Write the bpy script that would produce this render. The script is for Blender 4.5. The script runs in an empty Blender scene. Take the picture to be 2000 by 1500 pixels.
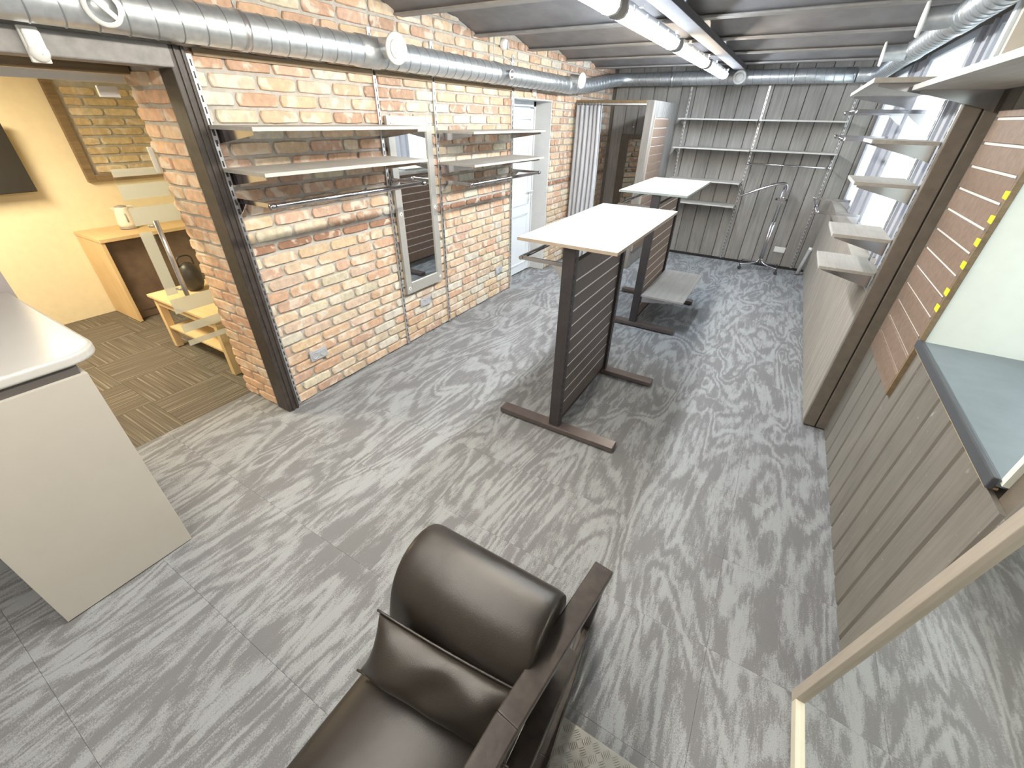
import bpy, bmesh, math, random
from mathutils import Vector, Matrix
random.seed(7)
C = bpy.context.scene
COL = C.collection
PI = math.pi

# ------------------------------------------------------------------ camera
cam_d = bpy.data.cameras.new('camera'); cam = bpy.data.objects.new('camera', cam_d); COL.objects.link(cam)
Rr = ((0.8580103, 0.5133131, 0.0181108), (0.2915067, -0.4576205, -0.8400044), (-0.4228973, 0.7260118, -0.5422773))
rx, dn, fw = [Vector(r) for r in Rr]
m = Matrix((rx, -dn, -fw)).transposed().to_4x4()
m.translation = Vector((2.7308, 0.0, 1.9))
cam.matrix_world = m
cam_d.sensor_width = 36; cam_d.lens = 804.71 / 2000 * 36; cam_d.clip_start = .02; cam_d.clip_end = 200
C.camera = cam
CAMP = Vector((2.7308, 0, 1.9))
# ------------------------------------------------------------------ world + exposure
C.view_settings.view_transform = 'Standard'; C.view_settings.look = 'None'
C.view_settings.exposure = 0.98; C.view_settings.gamma = 1; C.view_settings.use_curve_mapping = False
w = bpy.data.worlds.new('sky'); C.world = w; w.use_nodes = True
bg = w.node_tree.nodes['Background']; bg.inputs[0].default_value = (0.83, 0.92, 1.0, 1); bg.inputs[1].default_value = 2.6

def area(name, loc, size, power, col, rot=(0, 0, 0)):
    l = bpy.data.lights.new(name, 'AREA'); l.shape = 'RECTANGLE'; l.size, l.size_y = size
    l.energy = power; l.color = col
    o = bpy.data.objects.new(name, l); COL.objects.link(o); o.location = loc; o.rotation_euler = rot
    return o
area('kitchen_lamp_light', (-1.9, .5, 2.3), (1.2, .5), 50, (1.0, .84, .58))
TUBE = 52.0

# ------------------------------------------------------------------ materials
def nt(name):
    M = bpy.data.materials.new(name); M.use_nodes = True
    t = M.node_tree; b = t.nodes['Principled BSDF']
    return M, t, b
def N(t, kind, **kw):
    n = t.nodes.new(kind)
    for k, v in kw.items():
        if isinstance(k, str) and hasattr(n, k): setattr(n, k, v)
    return n
def ramp(t, stops, src=None, interp='LINEAR'):
    r = t.nodes.new('ShaderNodeValToRGB'); r.color_ramp.interpolation = interp
    e = r.color_ramp.elements
    while len(e) < len(stops): e.new(.5)
    for i, (p, c) in enumerate(stops):
        e[i].position = p; e[i].color = (*c, 1) if len(c) == 3 else c
    if src: t.links.new(src, r.inputs[0])
    return r
def mixc(t, fac, a, b, blend='MIX'):
    mx = t.nodes.new('ShaderNodeMix'); mx.data_type = 'RGBA'; mx.blend_type = blend
    for s, v in ((0, fac), (6, a), (7, b)):
        if hasattr(v, 'node'): t.links.new(v, mx.inputs[s])
        elif s == 0: mx.inputs[0].default_value = v
        else: mx.inputs[s].default_value = (*v, 1)
    return mx.outputs[2]
def noise(t, scale, detail=3, vec=None, dist=0, rough=.5):
    n = t.nodes.new('ShaderNodeTexNoise'); n.inputs['Scale'].default_value = scale
    n.inputs['Detail'].default_value = detail; n.inputs['Distortion'].default_value = dist
    n.inputs['Roughness'].default_value = rough
    if vec: t.links.new(vec, n.inputs['Vector'])
    return n
def mapping(t, src, scale=(1, 1, 1), loc=(0, 0, 0), rot=(0, 0, 0)):
    mp = t.nodes.new('ShaderNodeMapping'); mp.inputs['Scale'].default_value = scale
    mp.inputs['Location'].default_value = loc; mp.inputs['Rotation'].default_value = rot
    t.links.new(src, mp.inputs[0]); return mp
def bump(t, b, h, strength=.3, dist=.002):
    bp = t.nodes.new('ShaderNodeBump'); bp.inputs['Strength'].default_value = strength; bp.inputs['Distance'].default_value = dist
    t.links.new(h, bp.inputs['Height']); t.links.new(bp.outputs[0], b.inputs['Normal'])
def geo_pos(t): return t.nodes.new('ShaderNodeNewGeometry').outputs['Position']

def plain(name, col, rough=.5, metal=0.0, var=.06, scale=14, bmp=0, bscale=200):
    M, t, b = nt(name)
    b.inputs['Roughness'].default_value = rough; b.inputs['Metallic'].default_value = metal
    p = geo_pos(t); n = noise(t, scale, 4, p)
    lo = tuple(c * (1 - var) for c in col); hi = tuple(min(1, c * (1 + var)) for c in col)
    r = ramp(t, [(.3, lo), (.7, hi)], n.outputs[0]); t.links.new(r.outputs[0], b.inputs['Base Color'])
    if bmp:
        n2 = noise(t, bscale, 2, p); bump(t, b, n2.outputs[0], bmp, .001)
    return M
def wood(name, dark, light, axis='z', rough=.6, freq=1.0, fade=0, bmp=.3, perobj=.12):
    """wood grain running along one axis"""
    M, t, b = nt(name); b.inputs['Roughness'].default_value = rough
    p = geo_pos(t)
    oi = t.nodes.new('ShaderNodeObjectInfo')
    ad = t.nodes.new('ShaderNodeVectorMath'); ad.operation = 'ADD'; t.links.new(p, ad.inputs[0])
    sc = t.nodes.new('ShaderNodeVectorMath'); sc.operation = 'SCALE'; sc.inputs[0].default_value = (7, 5, 9)
    t.links.new(oi.outputs['Random'], sc.inputs['Scale']); t.links.new(sc.outputs[0], ad.inputs[1])
    s = {'x': (1.2, 22, 22), 'y': (22, 1.2, 22), 'z': (22, 22, 1.2)}[axis]
    mp = mapping(t, ad.outputs[0], tuple(v * freq for v in s))
    n = noise(t, 1.6, 5, mp.outputs[0], dist=.8, rough=.62)
    n2 = noise(t, 3, 2, ad.outputs[0])
    c = ramp(t, [(.3, dark), (.72, light)], n.outputs[0]).outputs[0]
    md = tuple((a + b_) / 2 for a, b_ in zip(dark, light))
    c = mixc(t, .35, c, ramp(t, [(.35, tuple(v * .8 for v in md)), (.65, light)], n2.outputs[0]).outputs[0])
    br = t.nodes.new('ShaderNodeMapRange'); br.inputs[3].default_value = 1 - perobj; br.inputs[4].default_value = 1 + perobj
    t.links.new(oi.outputs['Random'], br.inputs[0])
    hs = t.nodes.new('ShaderNodeHueSaturation'); t.links.new(c, hs.inputs['Color']); t.links.new(br.outputs[0], hs.inputs['Value'])
    t.links.new(hs.outputs[0], b.inputs['Base Color'])
    if bmp: bump(t, b, n.outputs[0], bmp, .002)
    return M
def brick_mat(name, source):
    M, t, b = nt(name); b.inputs['Roughness'].default_value = .9
    p = geo_pos(t)
    if source == 'object': base = t.nodes.new('ShaderNodeObjectInfo').outputs['Color']
    else:
        a = t.nodes.new('ShaderNodeVertexColor'); a.layer_name = 'col'; base = a.outputs[0]
    n1 = noise(t, 9, 3, p, .6)       # lime smears
    n2 = noise(t, 60, 4, p); n3 = noise(t, 22, 3, p)
    f = ramp(t, [(.53, (0, 0, 0)), (.62, (1, 1, 1))], n1.outputs[0]).outputs[0]
    f2 = ramp(t, [(.3, (.82, .82, .82)), (.7, (1.12, 1.1, 1.08))], n3.outputs[0]).outputs[0]
    c = mixc(t, 1.0, base, f2, 'MULTIPLY')
    mu = t.nodes.new('ShaderNodeMath'); mu.operation = 'MULTIPLY'; mu.inputs[1].default_value = .62; t.links.new(f, mu.inputs[0])
    c = mixc(t, mu.outputs[0], c, (.80, .74, .64))
    t.links.new(c, b.inputs['Base Color'])
    ad = t.nodes.new('ShaderNodeMath'); t.links.new(n2.outputs[0], ad.inputs[0]); t.links.new(n3.outputs[0], ad.inputs[1])
    bump(t, b, ad.outputs[0], .55, .006)
    return M
def carpet_swirl(name):
    M, t, b = nt(name); b.inputs['Roughness'].default_value = .95; b.inputs['Specular IOR Level'].default_value = .12
    p = geo_pos(t); oi = t.nodes.new('ShaderNodeObjectInfo')
    sc = t.nodes.new('ShaderNodeVectorMath'); sc.operation = 'SCALE'; sc.inputs[0].default_value = (.07, .12, 0)
    t.links.new(oi.outputs['Random'], sc.inputs['Scale'])
    ad = t.nodes.new('ShaderNodeVectorMath'); t.links.new(p, ad.inputs[0]); t.links.new(sc.outputs[0], ad.inputs[1])
    mp = mapping(t, ad.outputs[0], (2.0, .5, 1))
    n = noise(t, 1.5, 2.5, mp.outputs[0], .9, .45)
    nf = noise(t, 26, 3, mapping(t, ad.outputs[0], (2.4, .8, 1)).outputs[0], .3, .6)
    ma = t.nodes.new('ShaderNodeMath'); ma.operation = 'MULTIPLY'; ma.inputs[1].default_value = 66; t.links.new(n.outputs[0], ma.inputs[0])
    m2 = t.nodes.new('ShaderNodeMath'); m2.operation = 'MULTIPLY_ADD'; m2.inputs[1].default_value = 4.5
    t.links.new(nf.outputs[0], m2.inputs[0]); t.links.new(ma.outputs[0], m2.inputs[2])
    si = t.nodes.new('ShaderNodeMath'); si.operation = 'SINE'; t.links.new(m2.outputs[0], si.inputs[0])
    nb = noise(t, 5, 2, mapping(t, ad.outputs[0], (1.6, .6, 1)).outputs[0], .4)     # widens and thins the streaks
    m3 = t.nodes.new('ShaderNodeMath'); m3.operation = 'MULTIPLY_ADD'; m3.inputs[1].default_value = 5.5
    t.links.new(nb.outputs[0], m3.inputs[0]); t.links.new(si.outputs[0], m3.inputs[2])
    ng = noise(t, 190, 2, p); m4 = t.nodes.new('ShaderNodeMath'); m4.operation = 'MULTIPLY_ADD'; m4.inputs[1].default_value = 5.0
    t.links.new(ng.outputs[0], m4.inputs[0]); t.links.new(m3.outputs[0], m4.inputs[2])
    ns = noise(t, 1, 4, mapping(t, ad.outputs[0], (55, 7, 1)).outputs[0], .6, .65)
    m5 = t.nodes.new('ShaderNodeMath'); m5.operation = 'MULTIPLY_ADD'; m5.inputs[1].default_value = 5.5
    t.links.new(ns.outputs[0], m5.inputs[0]); t.links.new(m4.outputs[0], m5.inputs[2])
    mr = t.nodes.new('ShaderNodeMapRange'); mr.inputs[1].default_value = 7.3; mr.inputs[2].default_value = 9.1
    t.links.new(m5.outputs[0], mr.inputs[0])
    g = noise(t, 420, 2, p)
    dk = ramp(t, [(.3, (.165, .168, .178)), (.7, (.235, .238, .248))], g.outputs[0]).outputs[0]
    lt = ramp(t, [(.3, (.27, .285, .30)), (.7, (.40, .42, .44))], g.outputs[0]).outputs[0]
    t.links.new(mixc(t, mr.outputs[0], dk, lt), b.inputs['Base Color'])
    bump(t, b, g.outputs[0], .5, .003)
    return M
def carpet_stripe(name):
    M, t, b = nt(name); b.inputs['Roughness'].default_value = .95
    tc = t.nodes.new('ShaderNodeTexCoord'); oi = t.nodes.new('ShaderNodeObjectInfo')
    sc = t.nodes.new('ShaderNodeVectorMath'); sc.operation = 'SCALE'; sc.inputs[0].default_value = (9, 0, 0); t.links.new(oi.outputs['Random'], sc.inputs['Scale'])
    ad = t.nodes.new('ShaderNodeVectorMath'); t.links.new(tc.outputs['Object'], ad.inputs[0]); t.links.new(sc.outputs[0], ad.inputs[1])
    n = noise(t, 1, 3, mapping(t, ad.outputs[0], (75, .9, 1)).outputs[0]); g = noise(t, 300, 2, tc.outputs['Object'])
    c = ramp(t, [(.36, (.075, .06, .045)), (.56, (.14, .12, .092)), (.66, (.30, .275, .23))], n.outputs[0]).outputs[0]
    t.links.new(mixc(t, .3, c, ramp(t, [(.3, (.07, .06, .05)), (.7, (.22, .2, .165))], g.outputs[0]).outputs[0]), b.inputs['Base Color'])
    bump(t, b, g.outputs[0], .4, .003)
    return M
def emit(name, col, s):
    M, t, b = nt(name); b.inputs['Emission Color'].default_value = (*col, 1); b.inputs['Emission Strength'].default_value = s
    b.inputs['Base Color'].default_value = (.9, .9, .9, 1); return M
def glass_mat(name, tint=(.97, .99, .98), refl=.08, frost=0):
    M = bpy.data.materials.new(name); M.use_nodes = True; t = M.node_tree; t.nodes.clear()
    o = t.nodes.new('ShaderNodeOutputMaterial'); tr = t.nodes.new('ShaderNodeBsdfTransparent'); tr.inputs[0].default_value = (*tint, 1)
    gl = t.nodes.new('ShaderNodeBsdfGlossy'); gl.inputs[1].default_value = .03
    mx = t.nodes.new('ShaderNodeMixShader')
    if frost:
        df = t.nodes.new('ShaderNodeBsdfDiffuse'); df.inputs[0].default_value = (.5, .5, .47, 1)
        tl = t.nodes.new('ShaderNodeBsdfTranslucent'); tl.inputs[0].default_value = (.8, .8, .76, 1)
        m0 = t.nodes.new('ShaderNodeMixShader'); m0.inputs[0].default_value = .5
        t.links.new(df.outputs[0], m0.inputs[1]); t.links.new(tl.outputs[0], m0.inputs[2])
        mx.inputs[0].default_value = frost; t.links.new(tr.outputs[0], mx.inputs[1]); t.links.new(m0.outputs[0], mx.inputs[2])
    else:
        fr = t.nodes.new('ShaderNodeFresnel'); fr.inputs[0].default_value = 1.45
        bf = t.nodes.new('ShaderNodeNewGeometry'); sb = t.nodes.new('ShaderNodeMath'); sb.operation = 'SUBTRACT'; sb.inputs[0].default_value = 1; t.links.new(bf.outputs['Backfacing'], sb.inputs[1])
        ml = t.nodes.new('ShaderNodeMath'); ml.operation = 'MULTIPLY'; t.links.new(sb.outputs[0], ml.inputs[0]); t.links.new(fr.outputs[0], ml.inputs[1]); t.links.new(ml.outputs[0], mx.inputs[0]); t.links.new(tr.outputs[0], mx.inputs[1]); t.links.new(gl.outputs[0], mx.inputs[2])
    t.links.new(mx.outputs[0], o.inputs[0]); return M
def duct_mat():
    M, t, b = nt('galvanised'); b.inputs['Metallic'].default_value = .85; b.inputs['Roughness'].default_value = .38
    p = geo_pos(t); n = noise(t, 30, 3, p)
    t.links.new(ramp(t, [(.3, (.64, .68, .71)), (.7, (.78, .82, .86))], n.outputs[0]).outputs[0], b.inputs['Base Color']); return M
def leather():
    M, t, b = nt('black_leather'); b.inputs['Roughness'].default_value = .33; b.inputs['Specular IOR Level'].default_value = .55
    p = geo_pos(t); n = noise(t, 5, 4, p)
    t.links.new(ramp(t, [(.3, (.016, .013, .010)), (.7, (.032, .026, .021))], n.outputs[0]).outputs[0], b.inputs['Base Color'])
    v = t.nodes.new('ShaderNodeTexVoronoi'); v.inputs['Scale'].default_value = 420; t.links.new(p, v.inputs['Vector'])
    n3 = noise(t, 12, 3, p, .5); ad = t.nodes.new('ShaderNodeMath'); ad.operation = 'MULTIPLY_ADD'; ad.inputs[1].default_value = 5
    t.links.new(n3.outputs[0], ad.inputs[0]); t.links.new(v.outputs[0], ad.inputs[2])
    bump(t, b, ad.outputs[0], .16, .002); return M

def add_flecks(Mt):
    t = Mt.node_tree; b = t.nodes['Principled BSDF']; src = b.inputs['Base Color'].links[0].from_socket
    n = noise(t, 22, 3, geo_pos(t), .3); f = ramp(t, [(.69, (0, 0, 0)), (.76, (.5, .5, .5))], n.outputs[0]).outputs[0]
    t.links.new(mixc(t, f, src, (.50, .49, .46)), b.inputs['Base Color'])
M = dict(
 brick=brick_mat('reclaimed_brick', 'object'), brickv=brick_mat('reclaimed_brick_far', 'vertex'),
 mortar=plain('lime_mortar', (.47, .455, .42), .95, var=.12, scale=30, bmp=.5, bscale=260),
 swirl=carpet_swirl('grey_swirl_carpet'), stripe=carpet_stripe('brown_stripe_carpet'),
 ceil=plain('dark_ceiling_paint', (.25, .24, .245), .55, var=.15, scale=6, bmp=.2, bscale=60),
 flange=plain('beam_flange_paint', (.30, .285, .27), .5, var=.12, scale=10),
 plank=wood('grey_brown_board', (.20, .187, .17), (.39, .37, .345), 'z'),
 plankr=wood('grey_board_right', (.15, .14, .125), (.235, .222, .20), 'z', freq=1.6, perobj=.06),
 kneeb=wood('knee_wall_board', (.26, .235, .20), (.44, .405, .36), 'z', perobj=.05),
 column=plain('column_paint', (.17, .147, .12), .6, var=.12, scale=18, bmp=.2),
 lightb=wood('pale_ribbed_board', (.19, .18, .17), (.30, .285, .27), 'z', perobj=.05),
 slat=plain('brown_slat', (.235, .165, .125), .5, var=.16, scale=30),
 slatd=plain('dark_slat', (.13, .10, .088), .42, var=.12, scale=30),
 groove=plain('aluminium_groove', (.80, .77, .74), .35, var=.03),
 shelf=wood('grey_oak_shelf', (.33, .312, .285), (.48, .46, .43), 'y', perobj=.04, bmp=.1),
 shelfx=wood('grey_oak_shelf_back', (.33, .312, .285), (.48, .46, .43), 'x', perobj=.04, bmp=.1),
 shelfe=plain('pale_shelf_edge', (.50, .485, .46), .5, var=.05),
 chrome=plain('chrome', (.60, .59, .63), .14, 1.0, var=.03),
 rail=plain('zinc_rail', (.72, .72, .74), .3, .9, var=.05),
 slot=plain('slot_shadow', (.05, .045, .045), .7),
 gpost=plain('gondola_post', (.062, .055, .058), .42, .3, var=.1),
 foot=plain('gondola_foot', (.14, .115, .11), .35, .3, var=.1),
 top1=plain('white_green_top', (.29, .33, .305), .5, var=.02),
 top1e=plain('beige_edge', (.40, .33, .26), .6, var=.05),
 top2=wood('pale_grey_top', (.26, .255, .25), (.31, .305, .30), 'y', perobj=0, bmp=0),
 duct=duct_mat(), rib=plain('duct_seam', (.42, .46, .50), .3, .8, var=.04),
 white=plain('white_enamel', (.84, .84, .82), .4, var=.02), pvc=plain('white_pvc', (.76, .82, .88), .35, var=.02),
 pier=plain('lavender_pier', (.50, .51, .56), .7, var=.03), wframe=plain('window_frame_paint', (.42, .44, .49), .5, var=.03),
 reveal=plain('white_reveal', (.66, .66, .65), .8, var=.03), cream=plain('cream_reveal', (.78, .82, .76), .8, var=.02),
 yellow=plain('yellow_wall', (.84, .75, .54), .85, var=.03), beige=plain('beige_wall', (.62, .59, .53), .8, var=.04),
 mauve=plain('mauve_wall', (.42, .38, .38), .8, var=.05),
 post=plain('dark_painted_post', (.055, .045, .04), .42, var=.25, scale=24, bmp=.35, bscale=70),
 header=plain('grey_painted_header', (.26, .25, .245), .5, var=.15, scale=24, bmp=.35, bscale=90),
 oldwood=wood('old_brown_wood', (.14, .095, .05), (.30, .22, .13), 'y'),
 beech=wood('beech', (.66, .46, .24), (.80, .60, .34), 'x', perobj=.03, bmp=.05),
 beechz=wood('beech_upright', (.66, .46, .24), (.80, .60, .34), 'z', perobj=.03, bmp=.05),
 brownp=plain('brown_panel', (.20, .14, .10), .6, var=.2, scale=8),
 mirror=plain('mirror_glass', (.90, .93, .92), .02, 1.0, var=0.0),
 mframe=plain('silver_frame', (.50, .49, .46), .4, .35, var=.04),
 paleframe=wood('pale_frame_wood', (.34, .305, .26), (.44, .40, .345), 'z', perobj=.02, bmp=.1),
 creamframe=plain('cream_frame_edge', (.66, .63, .52), .6, var=.03),
 leather=leather(), lacq=plain('black_lacquered_wood', (.038, .030, .026), .3, var=.3, scale=30, bmp=.5, bscale=60),
 black=plain('black_plastic', (.03, .028, .026), .4), rubber=plain('rubber', (.05, .05, .05), .8),
 counter=plain('counter_laminate', (.50, .475, .42), .45, var=.015), ctop=plain('counter_top', (.55, .545, .52), .3, var=.01),
 cgap=plain('counter_gap', (.10, .09, .085), .5), sill=plain('slate_sill', (.19, .225, .25), .45, var=.06),
 sille=plain('slate_sill_edge', (.075, .082, .095), .4), curtain=plain('grey_curtain', (.55, .57, .62), .85, var=.04),
 tape=plain('yellow_tape', (.95, .80, .03), .5, var=.04), kettle=plain('kettle_plastic', (.80, .77, .68), .35, var=.02),
 kgrey=plain('kettle_grey', (.34, .32, .30), .4), socket=plain('silver_socket', (.56, .58, .62), .35, .3, var=.03),
 tread=plain('tread_plate', (.42, .42, .40), .4, .5, var=.05), bearer=plain('bearer_paint', (.07, .065, .07), .85, var=.1), pipe=plain('grey_pipe', (.42, .42, .43), .5),
 glass=glass_mat('clear_glass'), frost=glass_mat('frosted_film', frost=.62), window=glass_mat('window_glass', frost=.6),
 cool=emit('cool_tube', (.80, .90, 1.0), TUBE), warm=emit('warm_tube', (1.0, .90, .74), TUBE), fill_dim=emit('fill_tube_dim', (1.0, .94, .84), TUBE*.62),  # the weaker warm emission serves only the two added fill tubes
)

add_flecks(M['plankr'])
# ------------------------------------------------------------------ mesh builder
class G:
    def __init__(s): s.v = []; s.f = []; s.sm = []; s.mi = []
    def add(s, vs, fs, smooth=False, mi=0):
        k = len(s.v); s.v += [tuple(v) for v in vs]; s.f += [tuple(i + k for i in f) for f in fs]
        s.sm += [smooth] * len(fs); s.mi += [mi] * len(fs); return s
    def box(s, x0, x1, y0, y1, z0, z1, mi=0):
        return s.add([(x0,y0,z0),(x1,y0,z0),(x1,y1,z0),(x0,y1,z0),(x0,y0,z1),(x1,y0,z1),(x1,y1,z1),(x0,y1,z1)],
            [(0,3,2,1),(4,5,6,7),(0,1,5,4),(1,2,6,5),(2,3,7,6),(3,0,4,7)], mi=mi)
    def hexa(s, p):      # 8 points: bottom 4 ccw, top 4 ccw
        return s.add(p, [(0,3,2,1),(4,5,6,7),(0,1,5,4),(1,2,6,5),(2,3,7,6),(3,0,4,7)])
    def beam(s, a, b, wd, h, up=(0,0,1)):     # rectangular bar from a to b
        a = Vector(a); b = Vector(b); d = (b - a).normalized(); up = Vector(up)
        sd = d.cross(up).normalized(); u = sd.cross(d).normalized()
        P = []
        for q in (a, b):
            P += [q - sd*wd/2 - u*h/2, q + sd*wd/2 - u*h/2, q + sd*wd/2 + u*h/2, q - sd*wd/2 + u*h/2]
        return s.add(P, [(3,2,1,0),(4,5,6,7),(0,1,5,4),(1,2,6,5),(2,3,7,6),(3,0,4,7)])
    def prism(s, poly, axis, a, b, smooth=False):   # poly in the other two axes
        n = len(poly)
        def pt(u, v, wv): return {'x': (wv, u, v), 'y': (u, wv, v), 'z': (u, v, wv)}[axis]
        vs = [pt(u, v, a) for u, v in poly] + [pt(u, v, b) for u, v in poly]
        s.add(vs, [tuple(range(n)), tuple(range(2*n-1, n-1, -1))])
        s.add(vs, [(i, (i+1) % n, n + (i+1) % n, n + i) for i in range(n)], smooth)
        return s
    def tube(s, path, r, n=12, cap=True, smooth=True):
        path = [Vector(p) for p in path]; rings = []; prev = None
        for i, p in enumerate(path):
            d = (path[min(i+1, len(path)-1)] - path[max(i-1, 0)]).normalized()
            ref = prev if prev is not None else (Vector((0,0,1)) if abs(d.z) < .9 else Vector((1,0,0)))
            sd = d.cross(ref).normalized(); u = sd.cross(d).normalized(); prev = u
            rr = r[i] if isinstance(r, (list, tuple)) else r
            rings.append([p + (sd*math.cos(2*PI*k/n) + u*math.sin(2*PI*k/n))*rr for k in range(n)])
        vs = [v for rg in rings for v in rg]; L = len(rings)
        s.add(vs, [(i*n+k, i*n+(k+1)%n, (i+1)*n+(k+1)%n, (i+1)*n+k) for i in range(L-1) for k in range(n)], smooth)
        if cap: s.add(rings[0], [tuple(range(n-1,-1,-1))]); s.add(rings[-1], [tuple(range(n))])
        return s
    def lathe(s, prof, c, axis=(0,0,1), n=24, smooth=True):   # prof: (radius, along)
        ax = Vector(axis).normalized(); ref = Vector((0,0,1)) if abs(ax.z) < .9 else Vector((1,0,0))
        a = ax.cross(ref).normalized(); b = ax.cross(a); c = Vector(c); vs = []
        for r, h in prof:
            for k in range(n): vs.append(c + ax*h + (a*math.cos(2*PI*k/n) + b*math.sin(2*PI*k/n))*r)
        L = len(prof)
        s.add(vs, [(i*n+k, i*n+(k+1)%n, (i+1)*n+(k+1)%n, (i+1)*n+k) for i in range(L-1) for k in range(n)], smooth)
        return s
    def build(s, name, mat, parent=None, bevel=0, seg=2, origin=None, subd=0):
        me = bpy.data.meshes.new(name)
        if parent is not None: o0 = Vector(WL[parent.name])
        else:
            xs = [v[0] for v in s.v]; ys = [v[1] for v in s.v]; zs = [v[2] for v in s.v]
            o0 = Vector(((min(xs)+max(xs))/2, (min(ys)+max(ys))/2, min(zs)))
        if origin is not None: o0 = Vector(origin)
        me.from_pydata([(v[0]-o0.x, v[1]-o0.y, v[2]-o0.z) for v in s.v], [], s.f)
        me.polygons.foreach_set('use_smooth', s.sm)
        mats = mat if isinstance(mat, (list, tuple)) else [mat]
        for q in mats: me.materials.append(M[q])
        if len(mats) > 1: me.polygons.foreach_set('material_index', s.mi)
        bm = bmesh.new(); bm.from_mesh(me); bmesh.ops.remove_doubles(bm, verts=bm.verts, dist=1e-5)
        bmesh.ops.recalc_face_normals(bm, faces=bm.faces); bm.to_mesh(me); bm.free()
        ob = bpy.data.objects.new(name, me); COL.objects.link(ob)
        if parent is not None:
            ob.parent = parent; ob.location = o0 - Vector(WL[parent.name])
        else: ob.location = o0
        WL[ob.name] = tuple(o0)
        if bevel:
            bv = ob.modifiers.new('bevel', 'BEVEL'); bv.width = bevel; bv.segments = seg; bv.limit_method = 'ANGLE'; bv.angle_limit = .6
        if subd:
            sd = ob.modifiers.new('subd', 'SUBSURF'); sd.levels = sd.render_levels = subd
        return ob
WL = {}
def B(*a): return G().box(*a)
def thing(name, label, cat, loc, group=None):
    o = bpy.data.objects.new(name, None); COL.objects.link(o); o.location = loc; o.empty_display_size = .05
    o['label'] = label; o['category'] = cat
    if group: o['group'] = group
    WL[o.name] = tuple(loc); return o
def tag(o, label, cat, group=None):
    o['label'] = label; o['category'] = cat
    if group: o['group'] = group
    return o
def S(o): o['kind'] = 'structure'; return o
def dup(root, delta, label=None, group=None):
    def rec(o, parent):
        c = o.copy(); COL.objects.link(c); c.parent = parent
        WL[c.name] = tuple(Vector(WL[o.name]) + Vector(delta))
        for ch in o.children: rec(ch, c)
        return c
    r = rec(root, None); r.location = Vector(root.location) + Vector(delta)
    if label: r['label'] = label
    if group: r['group'] = group
    return r

RX = 3.50; YB = 7.66; ZC = 2.50; Y0 = -1.3
BEAMS = [-.98, 0.0, .98, 1.96, 2.94, 3.92, 4.90, 5.87, 6.83]
def ceil_z(y):
    bs = [-1.96] + BEAMS + [7.8]
    for a, b in zip(bs, bs[1:]):
        if a <= y <= b:
            u = (y - a) / (b - a); return ZC + .012 + .10 * math.sin(PI * u) ** .8
    return ZC

# ------------------------------------------------------------------ floor of carpet tiles
fl = S(G().box(-3.4, 3.56, Y0, 7.8, -.06, -.006).build('floor', 'swirl'))
def tile_mesh(name, mat, sx, sy):
    g = G(); e = .0004
    g.hexa([(-sx/2,-sy/2,0),(sx/2,-sy/2,0),(sx/2,sy/2,0),(-sx/2,sy/2,0),(-sx/2+e,-sy/2+e,.006),(sx/2-e,-sy/2+e,.006),(sx/2-e,sy/2-e,.006),(-sx/2+e,sy/2-e,.006)])
    me = bpy.data.meshes.new(name); me.from_pydata(g.v, [], g.f); me.materials.append(M[mat]); return me
tm = tile_mesh('carpet_tile', 'swirl', .4998, .4998)
def put_tile(me, name, x, y, rot=0):
    o = bpy.data.objects.new(name, me); COL.objects.link(o); o.parent = fl
    o.location = Vector((x, y, -.006)) - Vector(WL[fl.name]); o.rotation_euler = (0, 0, rot); return o
for i in range(8):
    for j in range(18):
        x = -.22 + i * .5; y = Y0 + .25 + j * .5
        if i == 0 and (y > 1.5): continue
        if y < 7.9: put_tile(tm, 'carpet_tile', x, y)
ts = tile_mesh('striped_carpet_tile', 'stripe', .499, .499)
for i in range(6):
    for j in range(9):
        put_tile(ts, 'striped_carpet_tile', -.72 - i * .5, Y0 + .37 + j * .5, PI/2 if (i + j) % 2 else 0)

# ------------------------------------------------------------------ ceiling: shallow vaults between beams
cg = G()
ys = [-1.5 + k * .04 for k in range(int((7.8+1.5)/.04)+1)]
vs = []; n = len(ys)
for y in ys:
    z = ceil_z(y); vs += [(-.52, y, z), (3.58 if y > 3.3 else 4.0, y, z), (3.58 if y > 3.3 else 4.0, y, 2.72), (-.52, y, 2.72)]
fs = []
for k in range(n - 1):
    a = 4*k; b = 4*(k+1)
    fs += [(a, b, b+1, a+1), (a+3, a+2, b+2, b+3), (a, a+3, b+3, b), (a+1, b+1, b+2, a+2)]
cg.add(vs, fs)
cl = S(cg.build('ceiling', 'ceil'))
for y in BEAMS:
    g = B(.0, RX, y-.045, y+.045, ZC, ZC+.012); b_ = g.build('beam_flange', 'flange', cl)
    B(.0, RX, y-.008, y+.008, ZC+.012, ZC+.10).build('beam_web', 'ceil', cl)
B(1.79, 1.92, Y0, 7.0, 2.455, 2.499).build('lighting_bearer', 'bearer', cl, bevel=.004)

S(B(-3.4, 3.9, Y0-.1, Y0, 0, 2.72).build('wall_front', 'beige'))
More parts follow.
